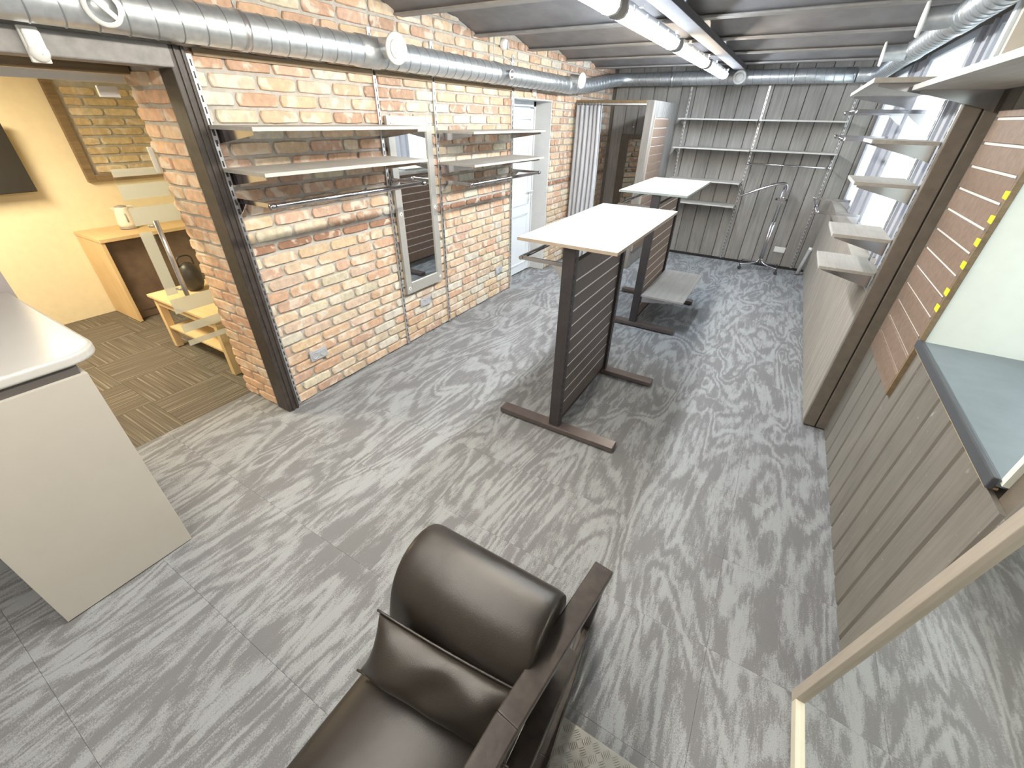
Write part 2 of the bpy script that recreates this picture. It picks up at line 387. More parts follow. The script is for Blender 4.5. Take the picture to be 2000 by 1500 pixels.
# ------------------------------------------------------------------ left brick wall
wg = G()
DY0, DY1, DZ = 4.60, 5.52, 2.09
wg.box(-.5, -.012, 1.322, DY0, 0, 2.64).box(-.5, -.012, DY1, 7.8, 0, 2.64).box(-.5, -.012, DY0, DY1, DZ, 2.64).box(-.5, -.012, Y0, 1.322, 2.17, 2.64)
wl = S(wg.build('wall_left', 'mortar'))
PAL = [(.78, .55, .38), (.80, .60, .43), (.80, .62, .42), (.83, .65, .48), (.75, .50, .35), (.83, .69, .52), (.80, .73, .56), (.80, .75, .65), (.72, .50, .38), (.84, .66, .47), (.80, .63, .50)]
def brick_variant(seed, L=.252, H=.069, D=.015):
    """irregular raised brick face: outline in (u, w), depth along n"""
    r = random.Random(seed); n = 12; out = []
    for k in range(n):
        a = 2*PI*(k + .5)/n; c, s_ = math.cos(a), math.sin(a); p = 8.0
        d = (abs(c)**p + abs(s_)**p) ** (-1/p)
        out.append((c*d*L/2 * (1 - r.random()*.03), s_*d*H/2 * (1 - r.random()*.10)))
    vs = [(u, w_, 0) for u, w_ in out] + [(u, w_, D*.62) for u, w_ in out] + [(u*.965, w_*.88, D*(.9 + .2*r.random())) for u, w_ in out]
    fs = [(k, (k+1) % n, n+(k+1) % n, n+k) for k in range(n)] + [(n+k, n+(k+1) % n, 2*n+(k+1) % n, 2*n+k) for k in range(n)]
    fs.append(tuple(range(2*n, 3*n)))
    return vs, fs
def variant_mesh(seed, facing):
    vs, fs = brick_variant(seed)
    if facing == '+x': vs = [(d-.012, u, w_) for u, w_, d in vs]
    else: vs = [(u, -(d-.012), w_) for u, w_, d in vs]; 
    me = bpy.data.meshes.new('brick'); me.from_pydata(vs, [], fs)
    bm = bmesh.new(); bm.from_mesh(me); bmesh.ops.recalc_face_normals(bm, faces=bm.faces); bm.to_mesh(me); bm.free()
    if facing == '+x' and me.polygons[-1].normal.x < 0 or facing == '-y' and me.polygons[-1].normal.y > 0: me.flip_normals()
    me.materials.append(M['brick']); return me
VX = [variant_mesh(s, '+x') for s in range(10)]; VY = [variant_mesh(50 + s, '-y') for s in range(8)]
PIT, LEN = .080, .266
bricks = []     # (u centre, z centre, length scale, height scale, colour)
for i in range(33):
    z = i * PIT + .04
    y = 1.34 - (LEN/2 if i % 2 else 0) - .02*random.random()
    while y < 7.66:
        L = LEN * random.uniform(.94, 1.05)
        if random.random() < .07: L *= .52
        a, b = y, y + L; y += L
        a = max(a, 1.345); b = min(b, 7.66)
        segs = [(a, b)]
        if z < DZ + .03:
            segs = []
            if a < DY0 - .05: segs.append((a, min(b, DY0 - .012)))
            if b > DY1 + .05: segs.append((max(a, DY1 + .02), b))
        for (p, q) in segs:
            if q - p < .05: continue
            cy = (p+q)/2; ctop = min(ceil_z(p+.02), ceil_z(q-.02))
            hs = 1.0; zz = z
            if z + .035 > ctop:
                if z - .02 > ctop: continue
                if z + .0 > ctop: hs = .5; zz = z - .018
            col = random.choice(PAL); f = random.uniform(.88, 1.08)
            if i == 14: col = (.42, .24, .16); hs = .72
            elif z > 1.15 and random.random() < .25: col = (.62, .42, .30)
            col = tuple(min(1, c*f*.84) for c in col)
            bricks.append((cy, zz, (q-p-.014)/.252, hs, col))
def q_of(p): return (Vector(p) - CAMP).dot(fw)
bricks.sort(key=lambda b_: q_of((0, b_[0], b_[1])) - .05*b_[2])
vcount = 0
def vert_col(me, cols):
    a = me.color_attributes.new('col', 'FLOAT_COLOR', 'POINT')
    for k, c in enumerate(cols): a.data[k].color = (*c, 1)
far = G(); fcol = []
for k, (cy, cz, ls, hs, col) in enumerate(bricks):
    if k < 300:
        o = bpy.data.objects.new('brick', VX[k % 10]); COL.objects.link(o); o.parent = wl
        o.location = Vector((0, cy, cz)) - Vector(WL[wl.name]); o.scale = (random.uniform(.8, 1.3), ls, hs)
        o.color = (*col, 1)
    else:
        vs, fs = brick_variant(k % 10)
        far.add([(d-.012, cy+u*ls, cz+w_*hs) for u, w_, d in vs], fs); fcol += [col]*len(vs)
me = bpy.data.meshes.new('brick_far'); o0 = Vector(WL[wl.name])
me.from_pydata([tuple(Vector(v)-o0) for v in far.v], [], far.f); me.materials.append(M['brickv']); vert_col(me, fcol)
bm = bmesh.new(); bm.from_mesh(me); bmesh.ops.recalc_face_normals(bm, faces=bm.faces); bm.to_mesh(me); bm.free()
fb = bpy.data.objects.new('brickwork', me); COL.objects.link(fb); fb.parent = wl; fb['kind'] = 'stuff'
# jamb of the opening (faces the camera side, -y)
wj = S(B(-.502, -.004, 1.317, 1.40, 0, 2.10).build('wall_doorway', 'mortar'))
for i in range(26):
    z = i*PIT + .04; x = -.10 - (.0 if i % 2 else .10)
    cuts = [-.106, -.106 - (.13 if i % 2 else .24), -.515]
    for a, b in zip(cuts[1:], cuts[:-1]):
        a = a + (random.uniform(-.02, .012) if a < -.5 else 0)
        if b - a < .06: continue
        o = bpy.data.objects.new('brick', VY[i % 8]); COL.objects.link(o); o.parent = wj
        o.location = Vector(((a+b)/2, 1.312, z)) - Vector(WL[wj.name]); o.scale = ((b-a-.012)/.252, 1.5, 1.0)
        c = random.choice([(.76, .50, .33), (.80, .55, .38), (.74, .47, .32), (.82, .60, .42)]); o.color = (*c, 1)
# ragged far edge bricks of the jamb seen end-on
S(B(0.0, .018, 1.43, 4.58, 2.135, 2.165).build('trim_1', 'oldwood'))
# white door in its reveal
door = S(B(-.27, -.262, DY0-.0, DY1, 0, DZ).build('door_1', 'pvc'))
B(-.262, -.215, DY0, DY0+.07, 0, DZ).build('door_frame', 'pvc', door, bevel=.004)
B(-.262, -.215, DY1-.07, DY1, 0, DZ).build('door_frame', 'pvc', door, bevel=.004)
B(-.262, -.215, DY0, DY1, DZ-.07, DZ).build('door_frame', 'pvc', door, bevel=.004)
lf = B(-.25, -.195, DY0+.09, DY1-.10, .02, DZ-.09).build('door_leaf', 'pvc', door, bevel=.004)
for (za, zb) in ((.13, .80), (.92, DZ-.2)):
    g = G()
    for (a, b, c, d) in ((DY0+.18, DY0+.20, za, zb), (DY1-.21, DY1-.19, za, zb), (DY0+.18, DY1-.19, za, za+.02), (DY0+.18, DY1-.19, zb-.02, zb)):
        g.box(-.197, -.186, a, b, c, d)
    g.build('panel_moulding', 'pvc', lf, bevel=.003)
B(-.197, -.185, DY1-.155, DY1-.125, .92, 1.14).build('handle_plate', 'white', lf, bevel=.003)
G().tube([(-.185, DY1-.14, 1.08), (-.15, DY1-.14, 1.08), (-.15, DY1-.25, 1.08)], .009).build('handle', 'white', lf)
B(-.2149, -.20, DY1-.094, DY1-.074, .02, DZ-.08).build('seal_strip', 'pipe', door)
S(B(-.26, .004, DY1-.014, DY1+.002, 0, DZ).build('trim_2', 'reveal')); S(B(-.26, .002, DY0, DY1, DZ-.012, DZ+.002).build('trim_3', 'reveal')); S(B(-.26, -.002, DY0-.002, DY0+.012, 0, DZ).build('trim_16', 'reveal'))

# ------------------------------------------------------------------ post and header of the opening
hp = S(B(-.10, .035, 1.300, 1.385, 0, 2.165).build('trim_4', 'post', bevel=.006))
for a in (1.330, 1.364): B(.035, .042, a, a+.012, 0.0, 2.165).build('flange_rib', 'post', hp, bevel=.002)
S(B(-.10, .04, Y0, 1.314, 2.075, 2.165).build('trim_5', 'header', bevel=.006))
S(B(-.52, -.42, Y0, 1.31, 2.06, 2.17).build('trim_6', 'oldwood', bevel=.004))
md = thing('motion_detector', 'white motion detector fixed on the grey header under the duct', 'detector', (.045, .82, 2.07))
B(.041, .06, .79, .85, 2.05, 2.165).build('backplate', 'white', md, bevel=.004)
g = G(); g.lathe([(.002, -.0), (.03, .0), (.032, .012), (.024, .03), (.002, .036)], (.058, .82, 2.085), (1, 0, -.25), 20); g.build('lens', 'white', md)
B(.06, .083, .793, .847, 2.085, 2.155).build('housing', 'white', md, bevel=.01, seg=3)

# ------------------------------------------------------------------ ducts
def arc_resample(pts, step):
    pts = [Vector(p) for p in pts]; out = [pts[0]]; carry = 0
    L = [0]
    for a, b in zip(pts, pts[1:]): L.append(L[-1] + (b-a).length)
    s = step; i = 0
    while s < L[-1]:
        while L[i+1] < s: i += 1
        out.append(pts[i].lerp(pts[i+1], (s-L[i])/(L[i+1]-L[i]))); s += step
    out.append(pts[-1]); return out
def smooth_path(pts, it=3):
    pts = [Vector(p) for p in pts]
    for _ in range(it):
        q = [pts[0]]
        for a, b in zip(pts, pts[1:]): q += [a.lerp(b, .25), a.lerp(b, .75)]
        q.append(pts[-1]); pts = q
    return pts
def duct(th, path, r, pitch):
    G().tube(path, r, 28, smooth=True).build('pipe', 'duct', th)
    pts = arc_resample(path, pitch)
    g = G()
    for a, b in zip(pts[1:], pts[2:]):          # raised lock seams, slightly slanted like a spiral
        d = (b-a).normalized(); ref = Vector((0,0,1)); sd = d.cross(ref).normalized(); u = sd.cross(d)
        ax = (d + sd*.16 + u*.10).normalized()
        g.lathe([(r-.001, -.004), (r+.0035, -.0015), (r+.0035, .0015), (r-.001, .004)], a, ax, 28)
    g.build('spiral_seam', 'rib', th)
def valve(th, c, ax, R=.062, stub=.1, back=.0):
    """round disc valve on a short stub; c is the centre of the disc face"""
    c = Vector(c); ax = Vector(ax).normalized()
    G().lathe([(R*.78, -stub), (R*.78, -.012)], c, ax, 24).build('valve_stub', 'duct', th)
    v = G().lathe([(R*.78, -.014), (R*1.18, -.014), (R*1.2, -.006), (R*1.1, .004), (R*.86, .002), (R*.80, -.010), (.002, -.010)], c, ax, 32).build('valve_ring', 'white', th)
    G().lathe([(.003, .006), (R*.66, .006), (R*.72, .001), (R*.70, -.006), (.002, -.008)], c, ax, 28).build('valve_disc', 'white', v)
def clampring(th, c, ax, r):
    g = G(); g.lathe([(r, -.014), (r+.005, -.014), (r+.005, .014), (r, .014)], c, ax, 28); k = g.build('clamp', 'rail', th)
    G().tube([Vector(c)+Vector((0,0,r)), (c[0], c[1], ceil_z(c[1])-.001)], .004, 8).build('hanger_rod', 'rail', k)
dl = thing('air_duct', 'galvanised spiral duct running along the brick wall', 'duct', (.15, 3, 2.16), 'spiral ducts round the ceiling')
DL = (.15, 2.246); DR = .081
pathL = [(DL[0], y, DL[1]) for y in (Y0, 1, 2, 3, 4, 5, 5.7)]
duct(dl, pathL, DR, .105)
for y in (1.62, 3.98): clampring(dl, (DL[0], y, DL[1]), (0, 1, 0), DR)
for y in (2.46, 5.62): G().lathe([(DR, -.09), (DR+.006, -.088), (DR+.006, .088), (DR, .09)], (DL[0], y, DL[1]), (0, 1, 0), 28).build('collar', 'duct', dl)
valve(dl, (.34, 2.54, 2.262), (1, -.1, -.08), .072, .16)
valve(dl, (.34, 5.60, 2.285), (1, -.15, -.12), .066, .16)
v_ = thing('duct_damper', 'white round valve with a slotted dial on the duct above the header', 'valve', (.24, 1.0, 2.2))
G().lathe([(.05, -.06), (.05, 0), (.062, .002), (.062, .012), (.046, .014)], (.245, 1.02, 2.236), (1, -.2, -.15), 32).build('ring', 'white', v_)
G().lathe([(.047, -.03), (.047, -.005), (.002, -.004)], (.245, 1.02, 2.236), (1, -.2, -.15), 32).build('bowl', 'duct', v_)
G().beam((.252, .985, 2.27), (.252, 1.055, 2.205), .02, .012, (1, 0, 0)).build('dial_bar', 'white', v_, bevel=.003)
v_ = thing('duct_port', 'small round open port on the duct above the second shelf bay', 'port', (.25, 4.1, 2.2))
G().lathe([(.034, -.07), (.034, 0), (.040, .002), (.040, .010), (.030, .011), (.028, -.02), (.002, -.02)], (.275, 4.08, 2.24), (1, -.1, -.05), 24).build('port_ring', 'rail', v_)
db = thing('air_duct', 'galvanised spiral duct crossing above the board-clad back wall', 'duct', (1.8, 7.4, 2.33), 'spiral ducts round the ceiling')
pathB = smooth_path([(DL[0], 5.74, DL[1]), (DL[0], 6.3, 2.27), (.16, 7.0, 2.37), (.20, 7.40, 2.41), (.7, 7.42, 2.41)], 3) + [Vector((x, 7.42, 2.41)) for x in (1.2, 2, 2.6, 3.1)]
duct(db, pathB, DR-.002, .1)
valve(db, (1.84, 7.24, 2.40), (.1, -1, -.1), .066, .13)
G().lathe([(DR, -.07), (DR+.006, -.068), (DR+.006, .068), (DR, .07)], (1.84, 7.42, 2.41), (1, 0, 0), 28).build('collar', 'duct', db)
for x in (.95, 2.45):
    c = (x, 7.42, 2.41); k = G().lathe([(DR, -.012), (DR+.005, -.012), (DR+.005, .012), (DR, .012)], c, (1, 0, 0), 28).build('clamp', 'rail', db)
    G().tube([(x, 7.42, 2.49), (x, 7.42, ceil_z(7.42)-.001)], .004, 8).build('hanger_rod', 'rail', k)
dr = thing('air_duct', 'galvanised spiral duct running above the window side', 'duct', (3.34, 4, 2.35), 'spiral ducts round the ceiling')
pathR = smooth_path([(3.12, 7.42, 2.41), (3.34, 7.40, 2.41), (3.34, 7.0, 2.42)], 2) + [Vector((3.335, y, 2.425)) for y in (6, 5, 4, 3, 2, 1, 0, Y0)]
duct(dr, pathR, .072, .1)
for y in (5.35, 3.95):
    G().lathe([(.072, -.08), (.078, -.078), (.078, .078), (.072, .08)], (3.335, y, 2.425), (0, 1, 0), 28).build('collar', 'duct', dr)
valve(dr, (3.12, 5.3, 2.40), (-1, .05, -.05), .07, .16)
valve(dr, (3.14, 3.9, 2.42), (-1, .05, -.03), .07, .14)

# ------------------------------------------------------------------ smoke detector + wall bits
sd = thing('smoke_detector', 'white round detector high on the brick wall above the duct', 'detector', (.0, 4.36, 2.47))
G().lathe([(.045, 0.004), (.048, .02), (.04, .045), (.002, .05)], (.0, 4.36, 2.50), (1, 0, -.15), 24).build('base', 'white', sd)
B(.02, .055, 4.375, 4.405, 2.46, 2.52).build('grille', 'pipe', sd, bevel=.004)
G().tube([(.02, 4.36, 2.455), (.012, 4.37, 2.40), (.012, 4.52, 2.37), (.012, 4.53, 2.28)], .004, 6).build('cable', 'white', sd)
ds = B(.004, .03, 4.98, 5.05, 2.11, 2.17).build('door_sensor', 'white', bevel=.004); tag(ds, 'small white box above the white door under the duct', 'sensor')

# ------------------------------------------------------------------ wall_back: vertical boards
wb = S(B(0, 3.56, 7.68, 7.78, 0, 2.64).build('wall_back', 'column'))
x = 0.055; k = 0
while x < 3.5:
    wd = .197
    g = G(); g.hexa([(x+.002, 7.665, .035), (x+wd-.002, 7.665, .035), (x+wd, 7.68, .035), (x, 7.68, .035), (x+.002, 7.665, 2.6), (x+wd-.002, 7.665, 2.6), (x+wd, 7.68, 2.6), (x, 7.68, 2.6)])
    g.add([(x+.006, 7.658, .035), (x+wd-.006, 7.658, .035), (x+wd-.006, 7.658, 2.6), (x+.006, 7.658, 2.6), (x+.002, 7.665, .035), (x+wd-.002, 7.665, .035), (x+wd-.002, 7.665, 2.6), (x+.002, 7.665, 2.6)],
          [(0,1,2,3), (0,4,5,1), (3,2,6,7), (0,3,7,4), (1,5,6,2)])
    g.build('board', 'plank', wb); x += .2; k += 1
S(B(.0, 3.45, 7.640, 7.679, 0, .03).build('baseboard_back', 'black'))

# ------------------------------------------------------------------ wall_right: knee wall, windows, column, clad wall, niche
wr = S(G().box(3.40, 3.60, 3.28, 7.68, 0, 1.0).box(3.535, 3.9, Y0, 3.27, 0, .99).box(3.535, 3.9, 2.53, 3.27, .99, 2.64).box(3.535, 3.9, Y0, 1.44, .99, 2.64).box(3.535, 3.9, 1.44, 2.53, 2.3, 2.64)
       .box(3.56, 3.7, 3.27, 7.68, 2.44, 2.64).build('wall_right', 'column'))
y = 3.28
while y < 7.64:
    B(3.38, 3.40, y+.002, min(y+.088, 7.655), .02, 1.0).build('board', 'kneeb', wr, bevel=.003, seg=1); y += .09
S(B(3.375, 3.60, 3.27, 7.655, 1.0, 1.018).build('trim_7', 'kneeb'))
# column of three painted boards
cb = S(B(3.38, 3.456, 3.235, 3.28, 0.012, 2.07).build('trim_8', 'column', bevel=.004))
S(B(3.464, 3.535, 3.235, 3.27, 0.012, 2.07).build('trim_9', 'column', bevel=.004)); S(B(3.44, 3.48, 3.25, 3.28, .0, 2.07).build('trim_10', 'black'))
S(B(3.405, 3.44, 3.2805, 3.34, 1.018, 2.5).build('trim_11', 'pvc'))
# window wall
def window(n_, ya, yb, z0=1.02, z1=2.43, X=3.50):
    wn = S(B(X+.001, X+.05, ya, ya+.06, z0, z1).build('window_%d' % n_, 'wframe', bevel=.004))
    for q in ((ya+.06, yb-.06, z0, z0+.05), (ya+.06, yb-.06, z1-.05, z1), (yb-.06, yb, z0, z1)):
        B(X+.001, X+.05, *q).build('window_frame', 'wframe', wn, bevel=.004)
    B(X+.02, X+.026, ya+.055, yb-.055, z0+.045, z1-.045).build('pane', 'window', wn)
    return wn
window(1, 6.55, 7.62); window(2, 4.32, 5.72); window(3, 3.40, 3.98)
pw = S(G().box(3.53, 3.60, 5.72, 6.55, 1.018, 2.43).box(3.53, 3.60, 3.98, 4.32, 1.018, 2.43).box(3.53, 3.6, 7.62, 7.68, 1.018, 2.43).box(3.53, 3.6, 3.28, 3.40, 1.018, 2.43).build('wall_piers', 'pier'))
for a in (5.84, 6.40, 4.07): B(3.50, 3.531, a, a+.03, 1.018, 2.43).build('cover_strip', 'wframe', pw, bevel=.003)
# clad wall of grey boards
y = 3.245; k = 0
while y > -1.1:
    a = y - .172
    zt = [(.012, 2.5)]
    if a + .17 > 1.45 and a < 2.52: zt = [(.012, 1.0 + random.uniform(-.006, .006)), (2.3, 2.5)]
    for (p, q) in zt:
        g = G(); g.prism([(a+.018, 3.519), (a+.164, 3.519), (a+.172, 3.534), (a+.008, 3.534)], 'z', p, q)
        g.v = [(v[1], v[0], v[2]) for v in g.v]
        g.build('board', 'plankr', wr)
    y -= .172
# beige plaster above the slat panel, beside the niche
S(G().box(3.490, 3.518, 2.54, 3.234, 2.06, 2.5).box(3.42, 3.535, 3.235, 3.275, 2.0705, 2.5).build('wall_upper', 'beige'))
# the niche of the side window: cream reveals, slate sill
nc = S(G().box(3.52, 3.98, 2.505, 2.53, 1.04, 2.3).box(3.52, 3.98, 1.44, 1.462, 1.04, 2.3).box(3.52, 3.98, 1.44, 2.53, 2.28, 2.3).build('wall_niche', 'cream'))
S(B(3.500, 3.522, 2.503, 2.535, 1.04, 2.3).build('trim_12', 'sille'))
window(4, 1.465, 2.50, 1.08, 2.27, 3.93)
sl = tag(B(3.515, 3.975, 1.455, 2.51, 1.025, 1.047).build('window_sill', 'sill', bevel=.002), 'slate grey sill board in the cream side niche', 'sill')
B(3.497, 3.516, 1.452, 2.515, 1.012, 1.055).build('front_edge', 'sille', sl, bevel=.004)
B(3.505, 3.535, 1.47, 2.50, 1.004, 1.012).build('bare_wood_strip', 'beech', sl)

# ------------------------------------------------------------------ slat panels
def slat_panel(th, axis, plane, out, u0, u1, z0, z1, pitch, first, mat, th_=.018, groove='groove'):
    """axis 'x': panel lies in a plane of constant x, facing sign out"""
    def bx(ua, ub, da, db_, za, zb):
        a, b = sorted((plane + out*da, plane + out*db_))
        return B(a, b, ua, ub, za, zb) if axis == 'x' else B(ua, ub, a, b, za, zb)
    edges = [z0]; z = first
    while z < z1 - .01: edges.append(z); z += pitch
    edges.append(z1)
    for i, (a, b) in enumerate(zip(edges, edges[1:])):
        bx(u0, u1, 0, th_, a + (.006 if i else 0), b - (.006 if i < len(edges)-2 else 0)).build('slat', mat, th, bevel=.0015, seg=1)
        if i: bx(u0+.001, u1-.001, .0005, th_*.55, a-.0058, a+.0058).build('groove_strip', groove, th)
sp = thing('slatwall_panel', 'brown slatwall panel with yellow tape bits beside the dark column', 'display panel', (3.5, 2.83, .74))
slat_panel(sp, 'x', 3.518, -1, 2.515, 3.145, .74, 1.97, .098, .86, 'slat', .02)
B(3.4985, 3.519, 2.497, 2.514, .74, 1.97).build('edge_strip', 'oldwood', sp)
for z in (1.68, 1.59, 1.50, 1.405, 1.285, 1.21):
    y = 2.50; g = G().add([(3.4935, y-.012, z-.014), (3.4935, y+.03, z-.012), (3.4935, y+.032, z+.014), (3.4935, y-.012, z+.016),
        (3.4965, y-.012, z-.014), (3.4965, y+.03, z-.012), (3.4965, y+.032, z+.014), (3.4965, y-.012, z+.016)], [(0,1,2,3), (7,6,5,4), (0,4,5,1), (1,5,6,2), (2,6,7,3), (3,7,4,0)])
    g.build('tape', 'tape', sp)

# ------------------------------------------------------------------ fitting room
fc = S(G().box(.965, 1.045, 6.27, 7.655, 0, 2.12).build('wall_cubicle', 'lightb'))
y = 6.262
while y < 7.62:
    B(1.045, 1.06, y, min(y+.080, 7.65), 0.01, 2.12).build('board', 'lightb', fc, bevel=.004, seg=1); y += .09
B(.965, 1.058, 6.256, 6.27, .01, 2.12).build('board', 'lightb', fc, bevel=.003)
fp = thing('slatwall_panel', 'narrow brown slatwall panel on the side of the fitting cubicle', 'display panel', (1.07, 6.7, .25))
slat_panel(fp, 'x', 1.0605, 1, 6.34, 7.08, .25, 1.94, .105, .355, 'slat', .018)
B(1.0605, 1.08, 6.325, 6.339, .25, 1.955).build('edge_strip', 'paleframe', fp)
S(B(.0, .965, 6.25, 6.30, 2.06, 2.12).build('trim_13', 'oldwood', bevel=.003))
cu = thing('curtain', 'grey fabric curtain drawn aside at the fitting cubicle', 'curtain', (.22, 6.22, .03))
g = G(); nu = 90; nz = 16; vs = []
for j in range(nz+1):
    v = j/nz; z = .03 + v*2.03
    for i in range(nu+1):
        u = i/nu; amp = .040*(1 - .35*v) + (.006 if v > .9 else 0)
        X = .02 + u*(.38 + .03*math.sin(v*3)) ; ph = u*6.5*2*PI + .7*math.sin(2.2*v+u*5)
        Y = 6.21 + amp*math.sin(ph) + .007*math.sin(9*u+2*v)
        vs.append((X + .008*math.cos(ph), Y, z))
fs = [(j*(nu+1)+i, j*(nu+1)+i+1, (j+1)*(nu+1)+i+1, (j+1)*(nu+1)+i) for j in range(nz) for i in range(nu)]
g.add(vs, fs, True); cf = g.build('fabric', 'curtain', cu); so = cf.modifiers.new('th', 'SOLIDIFY'); so.thickness = .004
G().tube([(.0, 6.235, 2.075), (.965, 6.235, 2.075)], .009, 12).build('curtain_rod', 'pipe', cu)
for i in range(9):
    x = .03 + i*.045
    G().lathe([(.012, -.002), (.016, -.002), (.016, .002), (.012, .002), (.012, -.002)], (x, 6.235, 2.073), (1, 0, 0), 16).build('ring', 'rail', cu)
    G().tube([(x, 6.225, 2.06), (x+.01, 6.21, 2.035), (x, 6.215, 2.02)], .006, 8).build('header_pleat', 'curtain', cu)
mc = thing('mirror', 'tall dark-framed mirror inside the fitting cubicle', 'mirror', (.62, 7.62, .15))
for q in ((.36, .50, .15, 1.70), (.86, .90, .15, 1.70)): B(q[0], q[1], 7.615, 7.65, q[2], q[3]).build('frame', 'column', mc, bevel=.003)
for q in ((.50, .86, .15, .22), (.50, .86, 1.64, 1.70)): B(q[0], q[1], 7.615, 7.65, q[2], q[3]).build('frame', 'column', mc, bevel=.003)
B(.50, .86, 7.63, 7.645, .22, 1.64).build('glass', 'mirror', mc)
mc.rotation_euler = (0, 0, math.radians(-19)); mc.location.y = 7.52; mc.location.x = .50; mc.location.z = .012; mc.scale = (1, 1, 1.1)
ck = thing('coat_hook', 'small chrome hook on the cubicle wall above the mirror', 'hook', (.42, 7.6, 1.82))
B(.405, .435, 7.64, 7.656, 1.80, 1.86).build('plate', 'chrome', ck, bevel=.003)
G().tube([(.42, 7.64, 1.84), (.42, 7.60, 1.835), (.42, 7.575, 1.86)], .006, 8).build('hook', 'chrome', ck)

# ------------------------------------------------------------------ slotted rails
def vrail(x0, y0, z0, z1, axis, sgn, label, wd=.026, th_=.012, name='slotted_rail'):
    """slotted upright standing off a wall; axis: wall normal"""
    t = thing(name, label, 'rail', (x0, y0, z0), None)
    if axis == 'x':
        B(min(x0, x0+sgn*th_), max(x0, x0+sgn*th_), y0-wd/2, y0+wd/2, z0, z1).build('channel', 'rail', t, bevel=.002, seg=1)
    else:
        B(x0-wd/2, x0+wd/2, min(y0, y0+sgn*th_), max(y0, y0+sgn*th_), z0, z1).build('channel', 'rail', t, bevel=.002, seg=1)
    g = G(); z = z0 + .03
    while z < z1 - .04:
        if axis == 'x':
            a, b = sorted((x0+sgn*(th_-.0005), x0+sgn*(th_+.0008)))
            g.box(a, b, y0-.004, y0+.004, z, z+.03)
        else:
            a, b = sorted((y0+sgn*(th_-.0005), y0+sgn*(th_+.0008)))
            g.box(x0-.004, x0+.004, a, b, z, z+.03)
        z += .05
    g.build('slots', 'slot', t)['kind'] = 'stuff'; return t
vrail(.006, 1.405, .01, 2.14, 'x', 1, 'chrome slotted upright beside the dark post of the opening')
vrail(.006, 2.625, .01, 2.40, 'x', 1, 'chrome slotted upright left of the wall mirror')
vrail(.006, 3.27, .01, 2.40, 'x', 1, 'chrome slotted upright right of the wall mirror')
vrail(.006, 4.545, .01, 2.44, 'x', 1, 'chrome slotted upright at the edge of the white door')
vrail(1.19, 7.656, .02, 2.33, 'y', -1, 'slotted upright on the back boards nearest the cubicle')
vrail(2.20, 7.656, .02, 2.33, 'y', -1, 'slotted upright in the middle of the back boards')
vrail(3.21, 7.656, .02, 2.33, 'y', -1, 'slotted upright on the back boards nearest the windows')

# shelves on the brick wall
def bracket_x(th, y, z, depth, mat='chrome', x0=.02, h=.07, name='bracket'):
    """tapered arm below a shelf, projecting +x"""
    g = G().prism([(x0, z-h), (x0+depth*.3, z-h*.8), (x0+depth, z-.018), (x0+depth, z-.001), (x0, z-.001)], 'y', y-.0025, y+.0025)
    return g.build(name, mat, th)
def wall_shelf(y0, y1, z, label, group, d=.42):
    t = thing('wall_shelf', label, 'shelf', (.03, (y0+y1)/2, z-.07), group)
    B(.022, d-.004, y0, y1, z-.018, z).build('board', 'shelf', t)
    B(d-.004, d, y0, y1, z-.018, z).build('front_edge', 'shelfe', t)
    for y in (y0+.025, y1-.035): bracket_x(t, y, z-.018, .36)
    return t
gs = 'grey shelves on the brick wall'
wall_shelf(1.385, 2.655, 1.84, 'upper grey shelf between the dark post and the wall mirror', gs)
wall_shelf(1.385, 2.655, 1.635, 'lower grey shelf between the dark post and the wall mirror', gs)
wall_shelf(3.255, 4.56, 1.80, 'upper grey shelf between the wall mirror and the white door', gs)
wall_shelf(3.255, 4.56, 1.555, 'lower grey shelf between the wall mirror and the white door', gs)
def hang_rail(y0, y1, z, label, d=.35, x0=.02, group='chrome hanging rails on the brick wall'):
    t = thing('hanging_rail', label, 'clothes rail', (.03, (y0+y1)/2, z-.1), group)
    for y in (y0, y1):
        B(x0, x0+d, y-.004, y+.004, z-.014, z+.012).build('arm', 'chrome', t, bevel=.002)
        G().prism([(x0, z-.09), (x0+.05, z-.05), (x0+.09, z-.014), (x0, z-.014)], 'y', y-.002, y+.002).build('arm_web', 'chrome', t)
        G().lathe([(.002, -.018), (.017, -.016), (.017, .016), (.002, .018)], (x0+d, y, z-.002), (0, 1, 0), 16).build('end_holder', 'chrome', t)
    G().tube([(x0+d, y0, z-.002), (x0+d, y1, z-.002)], .015, 16).build('rod', 'chrome', t)
    return t
hang_rail(1.41, 2.648, 1.47, 'chrome hanging rail under the shelves by the dark post')
hang_rail(3.27, 4.545, 1.40, 'chrome hanging rail under the shelves by the white door')

# shelves on the back wall
def back_shelf(x0, x1, z, label, d=.30, group='grey shelves on the board wall at the back'):
    t = thing('wall_shelf', label, 'shelf', ((x0+x1)/2, 7.5, z-.07), group)
    yf = 7.64 - d
    B(x0, x1, yf+.004, 7.642, z-.018, z).build('board', 'shelfx', t); B(x0, x1, yf, yf+.004, z-.018, z).build('front_edge', 'shelfe', t)
    for x in (x0+.03, x1-.02):
        G().prism([(7.642, z-.09), (7.642, z-.018), (yf+.04, z-.018), (yf+.04, z-.03), (7.54, z-.075)], 'x', x-.002, x+.002).build('bracket', 'rail', t)
    return t
back_shelf(1.15, 2.195, 1.945, 'top grey shelf on the back boards, half nearer the cubicle')
back_shelf(2.205, 3.20, 1.945, 'top grey shelf on the back boards, half nearer the windows')
back_shelf(1.15, 2.195, 1.585, 'second grey shelf down on the back boards, half nearer the cubicle')
back_shelf(2.205, 3.22, 1.59, 'second grey shelf down on the back boards, above the hanging bar')
back_shelf(1.19, 2.19, 1.165, 'third grey shelf down on the back boards behind the far display stand')
back_shelf(1.19, 2.20, .85, 'lowest grey shelf on the back boards behind the far display stand')
